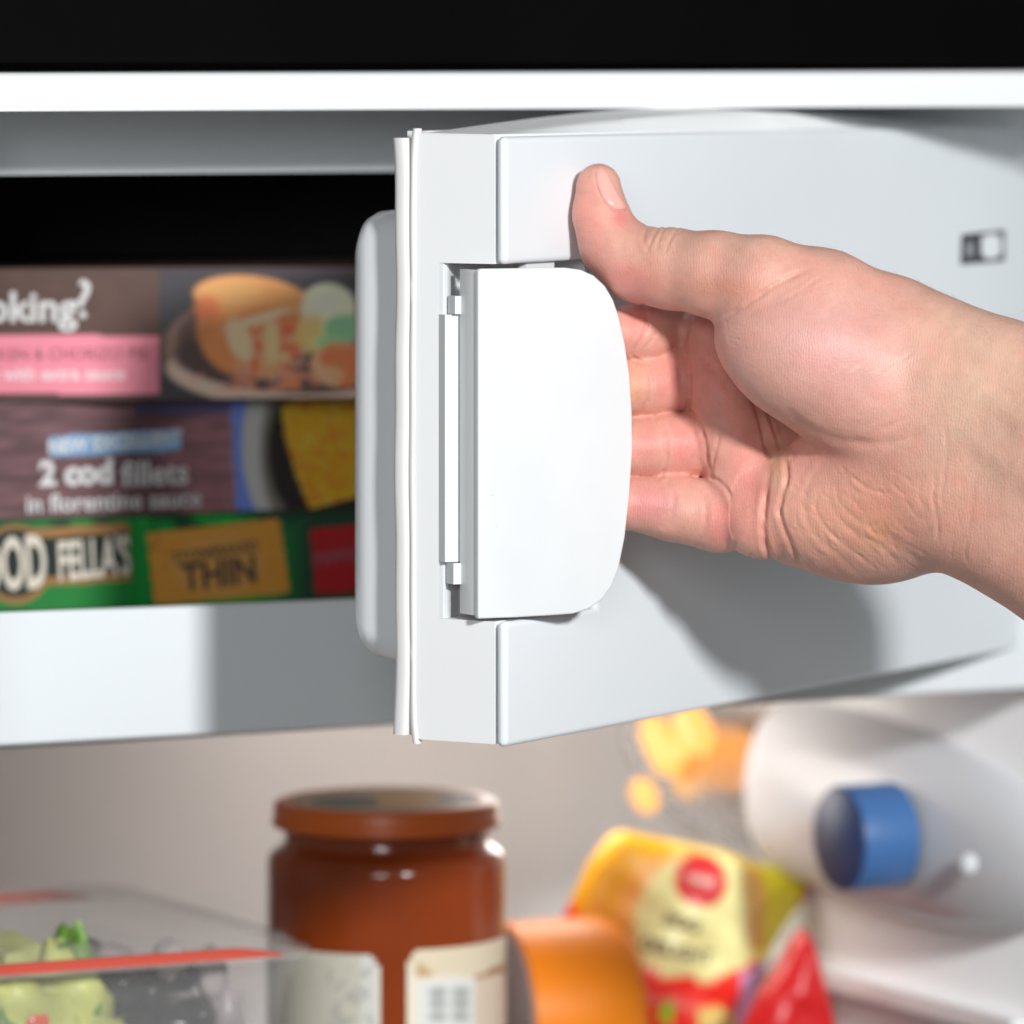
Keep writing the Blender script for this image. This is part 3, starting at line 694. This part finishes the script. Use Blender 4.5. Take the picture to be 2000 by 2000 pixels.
# two tips of the bellows
# handle: flap plate, side wall, hinge bar and lugs
PH = R(28); hx0, hy0 = -13.0, 2398.0
def Hn(a, q, z): return (hx0 + a*math.cos(PH) - q*math.sin(PH), hy0 + a*math.sin(PH) + q*math.cos(PH), z)
def hinv(u, v):
    k = (u-1000)/F; a = (k*hy0 - hx0)/(math.cos(PH)-k*math.sin(PH)); Y = hy0 + a*math.sin(PH); return a, -(v-100)*Y/F
hpx = [(934, 1205), (934, 1209), (1010, 1206), (1080, 1202), (1120, 1199), (1150, 1190), (1175, 1173), (1195, 1146), (1209, 1110), (1221, 1050), (1230, 970), (1236, 880), (1235, 800), (1230, 730), (1221, 670),
       (1210, 620), (1198, 585), (1182, 558), (1160, 538), (1135, 527), (1105, 523), (1000, 524), (940, 525), (934, 529)]
ho = [hinv(*p) for p in hpx]
hand = prism('handle', ho, 0, 3.2, M['handle'], dr, Hn, bevel=1.1, seg=4, angle=30)
ha, hz1 = hinv(934, 527); _, hz0 = hinv(934, 1206)
sw = [(.5, 2.6), (.15, 4.2), (-.3, 14.5), (.6, 16.5), (3.2, 16.9), (3.4, 2.9), (1.0, 2.4)]
prism('handle_side', sw, hz0+.5, hz1-.3, M['frame'], hand, lambda a, q, z: Hn(a+ha, q, z), axis=2, bevel=0, angle=50)
def lug(name, u0, u1, v0, v1, q0, q1, m, bev=.9):
    a0, za = hinv(u0, v0); a1, zb = hinv(u1, v1)
    Y = hy0
    return box(name, (a0, q0, zb), (a1, q1, za), m, hand, Hn, bevel=bev, seg=3)
# these sit behind the side wall, deeper in the notch: shift for their depth
lug('handle_hinge_bar', 908, 938, 618, 1103, 16.9, 22, M['handle'])
lug('handle_lug', 921, 936, 581, 616, 14, 20, M['handle'])
lug('handle_lug', 918, 936, 1106, 1146, 14, 20, M['handle'])
for u_, v_, w_ in ((962, 967, 1.6), (949, 986, 1.0), (970, 1027, 1.3), (1062, 893, .8), (1040, 812, .6), (1105, 676, .7)):
    a_, z_ = hinv(u_, v_); prism('speck', [(a_+w_*.12*math.cos(t_)*1.5, z_+w_*.12*math.sin(t_)) for t_ in np.linspace(0, 6.283, 7)[:-1]], -.04, .01, M['print_grey'], hand, Hn)
box('latch_tab', (22, -.5, NT-4.6), (44, 3, NT+.6), M['handle'], dr, D, bevel=.8)

# ------------------------------------------------------------------ the hand
Y0 = 2400.0
def H3(u, v, w): return P(u, v, Y0+w)
VOX = 1.15
lo = np.array([14.0, 2300.0, -262.0]); hi = np.array([262.0, 2494.0, -40.0])
nx, ny, nz = [int((hi[i]-lo[i])/VOX)+1 for i in range(3)]
gx = (lo[0]+VOX*np.arange(nx)).astype(np.float32)[:, None, None]
gy = (lo[1]+VOX*np.arange(ny)).astype(np.float32)[None, :, None]
gz = (lo[2]+VOX*np.arange(nz)).astype(np.float32)[None, None, :]
def cone(a, ra, b, rb, sq=None):
    a = np.asarray(a, np.float32); b = np.asarray(b, np.float32); ab = b-a; L2 = float(ab@ab)
    px, py, pz = gx-a[0], gy-a[1], gz-a[2]
    h = np.clip((px*ab[0]+py*ab[1]+pz*ab[2])/L2, 0, 1)
    return np.sqrt((px-h*ab[0])**2+(py-h*ab[1])**2+(pz-h*ab[2])**2) - (ra+h*(rb-ra))
def ellip(c, rad, rz=0.0, ry=0.0):
    """ellipsoid: radii along (image-x rotated by rz in the picture plane, depth, image-up)"""
    c = np.asarray(c, np.float32); px, py, pz = gx-c[0], gy-c[1], gz-c[2]
    ca, sa = math.cos(R(rz)), math.sin(R(rz)); cb_, sb_ = math.cos(R(ry)), math.sin(R(ry))
    x1 = px*cb_+py*sb_; y1 = -px*sb_+py*cb_           # yaw
    x2 = x1*ca+pz*sa; z2 = -x1*sa+pz*ca               # tilt in picture plane (counter-clockwise)
    k0 = np.sqrt((x2/rad[0])**2+(y1/rad[1])**2+(z2/rad[2])**2)
    k1 = np.sqrt((x2/rad[0]**2)**2+(y1/rad[1]**2)**2+(z2/rad[2]**2)**2)+1e-6
    return k0*(k0-1)/k1
def smin(a, b, k):
    h = np.clip(.5+.5*(b-a)/k, 0, 1); return b+(a-b)*h - k*h*(1-h)
def chain(pts, k=3.0):
    d = None
    for p, q in zip(pts[:-1], pts[1:]):
        c = cone(H3(*p[:3]), p[3], H3(*q[:3]), q[3]); d = c if d is None else smin(d, c, k)
    return d
# arm and palm mass
arm = chain([(1735, 678, 12, 28), (1790, 716, 8, 30), (1946, 778, -6, 31), (2090, 830, -22, 32), (2330, 930, -48, 34)])
arm = smin(arm, chain([(1770, 965, 18, 29), (1850, 960, 10, 29.5), (2010, 1022, -6, 32), (2250, 1180, -34, 34)]), 26)
palm = smin(arm, ellip(H3(1672, 985, 28), (40, 28, 30), rz=-4), 16)              # hypothenar
palm = smin(palm, chain([(1740, 860, 46, 26), (1560, 760, 62, 20), (1420, 680, 66, 14)]), 12)
palm = smin(palm, chain([(1740, 880, 46, 26), (1560, 850, 62, 20), (1430, 800, 66, 14)]), 12)
palm = smin(palm, chain([(1740, 920, 42, 26), (1580, 930, 58, 20), (1460, 900, 62, 14)]), 12)
palm = smin(palm, chain([(1700, 1000, 36, 24), (1560, 1010, 50, 19), (1480, 1000, 50, 15)]), 12)
# distal pad: the fleshy ridge behind the finger creases
palm = smin(palm, chain([(1385, 650, 54, 11), (1400, 745, 50, 12.5), (1425, 840, 46, 13), (1458, 935, 40, 14), (1486, 1018, 33, 15.0)], 6), 8)
body = palm
fingers = [
    [(1415, 655, 72, 12), (1325, 640, 68, 10.5), (1256, 650, 50, 11.8), (1190, 655, 44, 11), (1150, 660, 40, 9.5)],
    [(1425, 752, 70, 13), (1333, 738, 57, 12.9), (1262, 752, 50, 12.4), (1195, 760, 44, 11.6), (1150, 765, 40, 10)],
    [(1460, 868, 56, 13), (1374, 868, 53, 13.3), (1292, 872, 48, 12.6), (1210, 874, 44, 11.6), (1160, 874, 40, 10)],
    [(1490, 1005, 44, 13), (1405, 1010, 42, 13.8), (1312, 991, 44, 13.2), (1225, 982, 42, 10.4), (1175, 975, 40, 9.0)],
]
for f_ in fingers: body = np.minimum(body, smin(palm, chain(f_, 2.2), 3.0))
# thumb with its root
thumb = chain([(1169, 363, 40, 9.0), (1173, 420, 38, 10.3), (1196, 478, 36, 12.4), (1245, 516, 32, 14.2), (1310, 525, 25, 15.2), (1400, 537, 14, 16.4), (1490, 556, 6, 18.5), (1600, 605, 6, 23.5), (1745, 680, 18, 27)], 5)
thenar = ellip(H3(1606, 692, 3), (41, 31, 30), rz=-16)
thenar = smin(thenar, ellip(H3(1475, 672, 14), (16, 20, 12), rz=-35), 9)
thenar = smin(thenar, ellip(H3(1740, 760, 8), (30, 25, 26), rz=-20), 17)
tt_ = smin(thumb, thenar, 4.5)
body = smin(body, tt_, 3.5)
# flare so the wrist blends
sdf = smin(body, cone(H3(1720, 780, 12), 24, H3(1850, 880, 10), 28), 24)
del arm, palm, thumb, thenar, tt_, body

def surface_nets(S):
    s = S < 0
    nx, ny, nz = S.shape
    c = np.zeros((nx-1, ny-1, nz-1), np.int8)
    for dx in (0, 1):
        for dy in (0, 1):
            for dz in (0, 1): c += s[dx:nx-1+dx, dy:ny-1+dy, dz:nz-1+dz]
    act = (c > 0) & (c < 8); idx = -np.ones(act.shape, np.int64); ii = np.argwhere(act); idx[act] = np.arange(len(ii))
    acc = np.zeros((len(ii), 3)); cnt = np.zeros(len(ii))
    cor = [(dx, dy, dz) for dx in (0, 1) for dy in (0, 1) for dz in (0, 1)]
    for a in range(8):
        for b in range(a+1, 8):
            A, B = cor[a], cor[b]
            if sum(abs(A[i]-B[i]) for i in range(3)) != 1: continue
            va = S[ii[:, 0]+A[0], ii[:, 1]+A[1], ii[:, 2]+A[2]]; vb = S[ii[:, 0]+B[0], ii[:, 1]+B[1], ii[:, 2]+B[2]]
            m = (va < 0) != (vb < 0); t = np.where(m, va/(va-vb+1e-12), 0)
            p = np.array(A)[None]+t[:, None]*(np.array(B)-np.array(A))[None]
            acc[m] += p[m]; cnt[m] += 1
    verts = ii + acc/cnt[:, None]
    quads = []
    for ax in range(3):
        sl0 = [slice(None)]*3; sl1 = [slice(None)]*3; sl0[ax] = slice(0, -1); sl1[ax] = slice(1, None)
        ch = s[tuple(sl0)] != s[tuple(sl1)]; e = np.argwhere(ch)
        o1, o2 = [(1, 2), (2, 0), (0, 1)][ax]
        ok = (e[:, o1] > 0) & (e[:, o2] > 0) & (e[:, o1] < S.shape[o1]-1) & (e[:, o2] < S.shape[o2]-1); e = e[ok]
        def g(d1, d2):
            q = e.copy(); q[:, o1] -= d1; q[:, o2] -= d2; return idx[q[:, 0], q[:, 1], q[:, 2]]
        q = np.stack([g(1, 1), g(0, 1), g(0, 0), g(1, 0)], 1)
        ins = s[e[:, 0], e[:, 1], e[:, 2]]
        q[~ins] = q[~ins][:, ::-1]
        quads.append(q)
    return verts, np.concatenate(quads)
V, Q = surface_nets(sdf); del sdf
V = lo + V*VOX
def laplace(V, E, it, lam=.5):
    n = len(V); deg = np.bincount(E.ravel(), minlength=n).astype(float)[:, None]
    for _ in range(it):
        s = np.zeros_like(V)
        for k in range(3): s[:, k] = np.bincount(E[:, 0], V[E[:, 1], k], n)+np.bincount(E[:, 1], V[E[:, 0], k], n)
        V = V + lam*(s/np.maximum(deg, 1)-V)
    return V
E = np.unique(np.sort(np.concatenate([Q[:, [0, 1]], Q[:, [1, 2]], Q[:, [2, 3]], Q[:, [3, 0]]]), axis=1), axis=0)
V = laplace(V, E, 3)
me = bpy.data.meshes.new('hand_tmp'); me.from_pydata(V.tolist(), [], Q.tolist()); me.update()
ob = bpy.data.objects.new('hand_tmp', me); col.objects.link(ob)
md = ob.modifiers.new('s', 'SUBSURF'); md.levels = 1
dg = bpy.context.evaluated_depsgraph_get(); me2 = bpy.data.meshes.new_from_object(ob.evaluated_get(dg))
bpy.data.objects.remove(ob); bpy.data.meshes.remove(me)
n = len(me2.vertices); V = np.zeros(n*3); me2.vertices.foreach_get('co', V); V = V.reshape(-1, 3)
FQ = np.zeros(len(me2.polygons)*4, int); me2.polygons.foreach_get('vertices', FQ); FQ = FQ.reshape(-1, 4)
E = np.zeros(len(me2.edges)*2, int); me2.edges.foreach_get('vertices', E); E = E.reshape(-1, 2)
bpy.data.meshes.remove(me2)
def normals(V):
    a = V[FQ[:, 2]]-V[FQ[:, 0]]; b = V[FQ[:, 3]]-V[FQ[:, 1]]; fn = np.cross(a, b); N = np.zeros_like(V)
    for k in range(4):
        for c in range(3): N[:, c] += np.bincount(FQ[:, k], fn[:, c], len(V))
    return N/(np.linalg.norm(N, axis=1, keepdims=True)+1e-12)
N = normals(V)
if (N[:, 1] * (V[:, 1]-V[:, 1].mean())).mean() < 0: N = -N; FQ = FQ[:, ::-1]
def px_of(V): return 1000+F*V[:, 0]/V[:, 1], 100-F*V[:, 2]/V[:, 1]
zq = lambda pts: [(1080+x*.4762, 280+y*.4762) for x, y in pts]     # points read off an enlarged crop
def spline(pts, n=10):
    pts = np.array(pts, float); 
    if len(pts) < 3: return pts
    Pp = np.vstack([2*pts[0]-pts[1], pts, 2*pts[-1]-pts[-2]]); out = []
    for i in range(1, len(Pp)-2):
        for t in np.linspace(0, 1, n, endpoint=False):
            a, b, c, d = Pp[i-1:i+3]
            out.append(.5*((2*b)+(c-a)*t+(2*a-5*b+4*c-d)*t*t+(-a+3*b-3*c+d)*t**3))
    out.append(Pp[-2]); return np.array(out)
def dist_line(u, v, pts):
    best = np.full(u.shape, 1e9); tt = np.zeros(u.shape); L = len(pts)-1
    for i in range(L):
        a, b = pts[i], pts[i+1]; d = b-a; l2 = d@d+1e-9
        h = np.clip(((u-a[0])*d[0]+(v-a[1])*d[1])/l2, 0, 1); q = np.hypot(u-a[0]-h*d[0], v-a[1]-h*d[1])
        m = q < best; best[m] = q[m]; tt[m] = (i+h[m])/L
    return best, tt
def crease(pts, width, depth, lip=.35, taper=True, wr=(-200, 400)):
    depth *= .6
    """press a fold into the skin; width in photo pixels (sigma), depth in units"""
    global V
    pts = spline(zq(pts)); u, v = px_of(V); W = V[:, 1]-Y0
    x0, y0 = pts.min(0)-6*width; x1, y1 = pts.max(0)+6*width
    sel = np.where((u > x0) & (u < x1) & (v > y0) & (v < y1) & (N[:, 1] < .15) & (W > wr[0]) & (W < wr[1]))[0]
    if not len(sel): return
    d, t = dist_line(u[sel], v[sel], pts)
    fall = np.minimum(1, np.minimum(t, 1-t)*5+.12) if taper else 1.0
    ph_ = pts[0, 0]*.37+pts[0, 1]*.11
    fall = fall*(.78+.22*np.sin(t*17+ph_))*(.85+.15*np.sin(t*41+2*ph_))
    amt = -depth*np.exp(-d**2/(2*width**2)) + lip*depth*np.exp(-(d-2.4*width)**2/(2*(1.1*width)**2))
    V[sel] += N[sel]*(amt*fall)[:, None]
def bulge(x, y, rx, ry, h, rot=0, wr=(-200, 400)):
    global V
    cx, cy = zq([(x, y)])[0]; u, v = px_of(V); a = R(rot); dx = u-cx; dy = v-cy; W = V[:, 1]-Y0
    X = (dx*math.cos(a)+dy*math.sin(a))/(rx*.4762); Yy = (-dx*math.sin(a)+dy*math.cos(a))/(ry*.4762)
    m = np.exp(-(X**2+Yy**2))*(N[:, 1] < .2)*(W > wr[0])*(W < wr[1]); V += N*(h*m)[:, None]
bulge(560, 480, 130, 90, .8)
# --- folds (coordinates as read off the enlarged photograph)
FW = (25, 400); TW = (-100, 62)
# thumb
crease([(405, 295), (372, 380), (378, 420), (395, 440)], 3.0, .8, wr=TW)
crease([(450, 315), (402, 400), (385, 450)], 2.6, .95, wr=TW)
crease([(476, 320), (440, 380), (425, 440)], 2.2, .8, wr=TW)
crease([(522, 330), (478, 400), (462, 450)], 2.4, .8, wr=TW)
crease([(530, 355), (505, 375)], 2.0, .5, wr=TW)
crease([(695, 714), (760, 680), (850, 620), (950, 560), (1060, 510)], 4.2, 1.5, lip=.25, wr=TW)
crease([(905, 665), (980, 625), (1060, 575), (1110, 545)], 3.0, .45, wr=TW)
for y0_, l in ((735, 95), (752, 105), (770, 100), (790, 80), (812, 60)):
    crease([(700+(y0_-735)*.2, y0_-8), (730, y0_+8), (700+l, y0_+18)], 2.2, .42, wr=(-60, 40))
crease([(1290, 870), (1330, 840), (1380, 815)], 2.8, .35, wr=TW); crease([(1350, 950), (1400, 915), (1450, 875), (1480, 860)], 2.6, .4, wr=TW)
crease([(1100, 700), (1160, 660), (1230, 640)], 3.0, .25, wr=TW); crease([(1230, 880), (1290, 840), (1330, 800)], 2.6, .3, wr=TW)
crease([(1200, 940), (1260, 900)], 2.6, .3, wr=TW); crease([(1010, 620), (1090, 585), (1160, 565)], 3, .3, wr=TW)
# thenar lower fold
crease([(940, 1060), (1000, 1140), (1090, 1190), (1200, 1222), (1330, 1232), (1440, 1210), (1530, 1160)], 7.5, 1.3, lip=.1)
crease([(1320, 1180), (1400, 1150), (1480, 1110)], 3.5, .35); crease([(1400, 1225), (1480, 1200), (1540, 1150)], 3, .5)
# palm creases
crease([(735, 880), (790, 960), (850, 1120), (882, 1260), (886, 1370)], 4.6, 4.2, lip=.2, taper=False, wr=(26, 400))
crease([(886, 1340), (868, 1480), (862, 1590), (885, 1690), (930, 1770)], 4.4, 3.3, lip=.25)
crease([(830, 960), (880, 1080), (925, 1210), (955, 1300)], 4.2, 3.4, lip=.2, taper=False, wr=(30, 400))
crease([(950, 1280), (958, 1370), (935, 1460), (930, 1530), (975, 1650), (1040, 1760)], 3.8, 2.6, lip=.25)
crease([(690, 1165), (672, 1240), (655, 1310), (650, 1370)], 3.0, .9); crease([(600, 860), (690, 960), (760, 1050)], 9, 1.2, lip=0)
# finger base creases
crease([(575, 700), (548, 770), (538, 830), (556, 920), (560, 1010), (552, 1085)], 3.4, 1.7, lip=.25, wr=FW, taper=False)
crease([(556, 1095), (595, 1140), (622, 1220), (632, 1290), (648, 1368)], 3.2, 1.6, lip=.25, wr=FW, taper=False)
crease([(655, 1372), (705, 1410), (742, 1480), (757, 1570), (752, 1640), (742, 1695)], 3.2, 1.7, lip=.25, wr=FW, taper=False)
crease([(800, 1720), (815, 1680), (820, 1640)], 3.2, .7, wr=FW)
# finger joints
crease([(372, 650), (385, 740), (360, 810), (325, 865)], 3.2, 1.0, wr=FW, taper=False)
crease([(330, 880), (385, 920), (402, 980), (392, 1050), (360, 1112)], 3.2, 1.2, wr=FW, taper=False)
crease([(420, 1130), (455, 1180), (466, 1250), (460, 1320), (445, 1365)], 3.2, 1.2, wr=FW, taper=False)
crease([(470, 1390), (495, 1440), (490, 1500), (455, 1570)], 4.0, .7, wr=FW, taper=False)
crease([(560, 1385), (615, 1450), (628, 1520), (615, 1590), (585, 1640)], 4.0, .8, wr=FW, taper=False)
crease([(430, 770), (400, 815), (375, 838)], 2.6, .7, wr=FW)
# soft swelling of finger pads
for x, y, rx, ry in ((485, 960, 60, 90), (545, 1240, 62, 90), (690, 1560, 55, 90), (335, 740, 38, 80), (358, 1010, 30, 70), (395, 1250, 50, 80), (545, 1520, 45, 80), (400, 1480, 60, 70), (790, 1350, 60, 180)):
    bulge(x, y, rx, ry, .55, wr=FW)
# hypothenar wrinkles fanning from the palm to the wrist
wr_ = [[(960, 1330), (1010, 1240), (1060, 1200)], [(990, 1420), (1050, 1300), (1130, 1240)], [(1005, 1500), (1030, 1440), (1080, 1340), (1150, 1270)],
       [(950, 1560), (975, 1620), (1060, 1730), (1120, 1790)], [(1000, 1480), (1010, 1560), (1080, 1670), (1170, 1760), (1230, 1800)], [(1040, 1440), (1035, 1530), (1090, 1620), (1180, 1700), (1280, 1790)],
       [(1090, 1430), (1080, 1510), (1150, 1610), (1240, 1680), (1330, 1750)], [(1140, 1400), (1135, 1480), (1200, 1570), (1290, 1650), (1380, 1730)], [(1190, 1560), (1260, 1610), (1350, 1660), (1430, 1740)],
       [(1160, 1380), (1170, 1460), (1230, 1530), (1300, 1580)], [(1310, 1555), (1345, 1600), (1390, 1650), (1470, 1700)], [(1345, 1545), (1380, 1610), (1450, 1670), (1530, 1740)],
       [(1390, 1600), (1460, 1650), (1540, 1690)], [(1020, 1700), (1080, 1760), (1140, 1795)], [(900, 1700), (950, 1760), (975, 1782)], [(1200, 1350), (1300, 1420), (1400, 1440)], [(1180, 1380), (1260, 1440), (1330, 1450)]]
for k, w_ in enumerate(wr_): crease(w_, 3.0+.9*(k % 3), [.55, .3, .72][k % 3]*random.uniform(.6, 1.2), lip=.16)
for k in range(64):
    a = random.uniform(.5, 1.25); x = 930+random.random()*520; y = 1280+random.random()*440; l = random.uniform(50, 130)
    crease([(x, y), (x+l*.5*math.cos(a)-8, y+l*.5*math.sin(a)+4), (x+l*math.cos(a), y+l*math.sin(a))], random.uniform(1.6, 3.0), random.uniform(.12, .36), lip=.15)
crease([(1300, 1550), (1340, 1600), (1400, 1670)], 10, .9, lip=.2); 
# wrist lines and tendon
crease([(1575, 1380), (1560, 1450), (1578, 1560), (1575, 1650)], 3.2, .6); crease([(1600, 1120), (1615, 1250), (1600, 1400), (1590, 1500)], 3.5, .35)
crease([(1700, 1620), (1690, 1680), (1700, 1720)], 3, .4); crease([(1520, 1360), (1500, 1440), (1530, 1500)], 3, .3); crease([(1640, 1630), (1630, 1700)], 3, .35); crease([(1730, 1360), (1720, 1480), (1700, 1600)], 4, .3)
crease([(1680, 1160), (1760, 1240), (1860, 1330), (1990, 1420), (2100, 1500)], 16, -1.5, lip=0); crease([(1700, 1040), (1800, 1120), (1900, 1210), (2000, 1270)], 15, 1.1, lip=0)
for k in range(26):                                    # fine grain of lines at the wrist and heel
    x = 1200+random.random()*520; y = 1000+random.random()*560; a = random.uniform(-1.1, -.4) if y < 1250 else random.uniform(1.1, 2.0); l = random.uniform(30, 90)
    crease([(x, y), (x+l*.5*math.cos(a), y+l*.5*math.sin(a)+6), (x+l*math.cos(a), y+l*math.sin(a))], 2.2, .16)
# nail bed
nail_o = spline(zq([(176, 112), (196, 88), (222, 118), (250, 172), (280, 225), (298, 258), (290, 270), (262, 271), (232, 260), (205, 230), (186, 185), (176, 145), (176, 112)]), 6)
crease([(176, 115), (176, 150), (188, 188), (207, 230), (235, 262), (270, 273), (300, 266)], 2.6, .75, lip=.5, wr=TW, taper=False)
V = laplace(V, E, 1, .35)

# skin colour: pinker pads, yellower folds and forearm
u, v = px_of(V); C = np.tile(srgb(229, 174, 156), (len(V), 1))
def tint(x, y, rx, ry, c, k, rot=0):
    cx, cy = zq([(x, y)])[0]; a = R(rot); dx = u-cx; dy = v-cy
    X = (dx*math.cos(a)+dy*math.sin(a))/(rx*.4762); Yy = (-dx*math.sin(a)+dy*math.cos(a))/(ry*.4762)
    m = (k*np.exp(-(X**2+Yy**2)))[:, None]; C[:] = C*(1-m)+srgb(*c)*m
pink = (234, 150, 140); yel = (228, 186, 154); lil = (224, 172, 166); pal = (228, 190, 166)
for t_ in ((300, 560, 170, 70, pink, .8, 20), (140, 300, 70, 160, pink, .6), (480, 960, 80, 100, pink, .9), (545, 1240, 80, 100, pink, .9), (690, 1560, 70, 110, pink, .9), (400, 1480, 110, 80, (228, 148, 146), .9),
           (345, 700, 60, 120, pink, .9), (390, 1230, 60, 90, pink, .8), (340, 1000, 40, 80, (226, 164, 130), .8), (800, 1380, 90, 240, pink, .75, -10), (640, 950, 110, 200, pink, .8), (700, 600, 260, 60, (230, 156, 130), .6),
           (1150, 850, 330, 220, lil, .8, 15), (1080, 1280, 180, 90, pink, .45), (1400, 1480, 200, 150, (234, 164, 140), .7), (1150, 1550, 220, 180, (232, 170, 142), .6), (1700, 1000, 200, 420, pal, .8), (1880, 1000, 320, 520, pal, .6),
           (1650, 1560, 120, 200, (230, 170, 150), .6), (430, 400, 70, 80, yel, .35), (920, 1330, 34, 110, (236, 196, 156), .5), (1330, 1600, 60, 80, (216, 168, 110), .4, 40), (600, 1700, 260, 40, pal, .5), (1000, 400, 420, 50, pal, .6),
           (280, 300, 40, 50, (228, 130, 130), .7)):
    tint(*t_)
nse = vnoise(V[:, 0]*1.0+V[:, 1]*.7, V[:, 2], 9, 71)*.4+vnoise(V[:, 0]-V[:, 1]*.6, V[:, 2], 3.5, 72)*.35+vnoise(V[:, 0]+V[:, 1]*.3, V[:, 2], 1.3, 73)*.25
n3_ = vnoise(V[:, 0]+V[:, 1]*.5, V[:, 2]+V[:, 0]*.3, 6, 74)
C[:, 1:] *= (1-.08*np.clip((n3_-.5)*2, 0, 1))[:, None]; C *= .92
C *= (.95+.20*(nse-.5))[:, None]; C[:, 0] *= (1+.03*(nse-.5))

def skin_material():
    m = mat('skin', (.75, .42, .32), 00.45, spec=.42, sss=.38, sss_r=(1.0, .36, .20), sss_s=.0010, vcol=True)
    nt = m.node_tree; b = nt.nodes['Principled BSDF']
    tc = nt.nodes.new('ShaderNodeTexCoord')
    n1 = nt.nodes.new('ShaderNodeTexVoronoi'); n1.inputs['Scale'].default_value = 900; n1.feature = 'DISTANCE_TO_EDGE'
    n2 = nt.nodes.new('ShaderNodeTexNoise'); n2.inputs['Scale'].default_value = 420; n2.inputs['Detail'].default_value = 5
    wv = nt.nodes.new('ShaderNodeTexWave'); wv.inputs['Scale'].default_value = 420; wv.inputs['Distortion'].default_value = 9; wv.inputs['Detail'].default_value = 2; wv.inputs['Detail Scale'].default_value = .6
    for x in (n1, n2, wv): nt.links.new(tc.outputs['Object'], x.inputs['Vector'])
    ad = nt.nodes.new('ShaderNodeMath'); ad.operation = 'MULTIPLY_ADD'; nt.links.new(n1.outputs['Distance'], ad.inputs[0]); ad.inputs[1].default_value = .8; nt.links.new(n2.outputs['Fac'], ad.inputs[2])
    ad2 = nt.nodes.new('ShaderNodeMath'); ad2.operation = 'MULTIPLY_ADD'; nt.links.new(wv.outputs['Fac'], ad2.inputs[0]); ad2.inputs[1].default_value = .25; nt.links.new(ad.outputs[0], ad2.inputs[2])
    bp = nt.nodes.new('ShaderNodeBump'); bp.inputs['Strength'].default_value = .34; bp.inputs['Distance'].default_value = .0004
    nt.links.new(ad2.outputs[0], bp.inputs['Height']); nt.links.new(bp.outputs[0], b.inputs['Normal'])
    return m
M['skin'] = skin_material()
M['nail'] = mat('nail', srgb(232, 176, 164), 0.28, sss=.4, sss_s=.001, noise=.03, nscale=60, coat=.25)
person = thing('person', 'bare right hand and wrist pulling the white door handle from behind', 'person', tuple(P(1850, 1100, Y0+30)))
skin = finish('hand_and_arm', V, FQ, M['skin'], person, angle=180, cols=C)
# nail: patch of the surface, lifted
bv = BVHTree.FromPolygons(V.tolist(), FQ.tolist())
def hit(u_, v_):
    d = Vector(P(u_, v_, 1000.0)).normalized(); h = bv.ray_cast(Vector((0, 0, 0)), d); return h
nc = np.array([(1196.0), (388.0)]); vs_ = []; fs = []; K = 12; nN = len(nail_o)-1; rays = []
for k in range(K+1):
    kk = .12+.88*k/K
    for j in range(nN):
        q = nc + (nail_o[j]-nc)*kk; h = hit(*q)
        if h[0] is None:
            q = nc + (nail_o[j]-nc)*kk*.9; h = hit(*q)
        if h[0] is None: h = (Vector(P(q[0], q[1], Y0+30)), Vector((0, -1, 0)))
        lift = .75*(1-kk**4)+.10
        vs_.append(tuple(h[0] + h[1]*lift))
for k in range(K):
    for j in range(nN):
        l = (j+1) % nN; fs.append((k*nN+j, (k+1)*nN+j, (k+1)*nN+l, k*nN+l))
vs_ = np.array(vs_); fs.append(tuple(range(nN)))
En = np.array([(a, b) for f4 in fs[:-1] for a, b in zip(f4, f4[1:]+f4[:1])]); keepv = vs_[-nN:].copy(); vs_ = laplace(vs_, En, 4); vs_[-nN:] = .6*vs_[-nN:]+.4*keepv
finish('thumb_nail', vs_, fs, M['nail'], skin, angle=180)

# fine hairs on the back of the wrist
hs_v = []; hs_f = []; cand = np.where((u > 1480) & (u < 2040) & (N[:, 2] > .55) & (N[:, 1] > -.75))[0]
N = normals(V)
if (N[:, 1] * (V[:, 1]-V[:, 1].mean())).mean() < 0: N = -N
for i in rng.choice(cand, 260):
    p = V[i]; nn = N[i]; L = rng.uniform(2.5, 6.0); d = np.array([-.75, rng.uniform(-.3, .3), .15+rng.uniform(-.15, .2)]); side = np.array([.055, .055, -.04]); k0 = len(hs_v)
    for t in (0, .35, .7, 1):
        c_ = p + nn*L*.34*math.sin(t*2.2) + d*L*t; w_ = side*(1-t*.85); hs_v += [tuple(c_-w_), tuple(c_+w_), tuple(c_+np.array([0, w_[1]*1.5, 0]))]
    for k in range(3):
        for a in range(3): b = (a+1) % 3; hs_f.append((k0+k*3+a, k0+k*3+b, k0+k*3+3+b, k0+k*3+3+a))
hr = finish('arm_hair', hs_v, hs_f, mat('arm_hair', (.28, .17, .10), .5), skin); hr['kind'] = 'stuff'
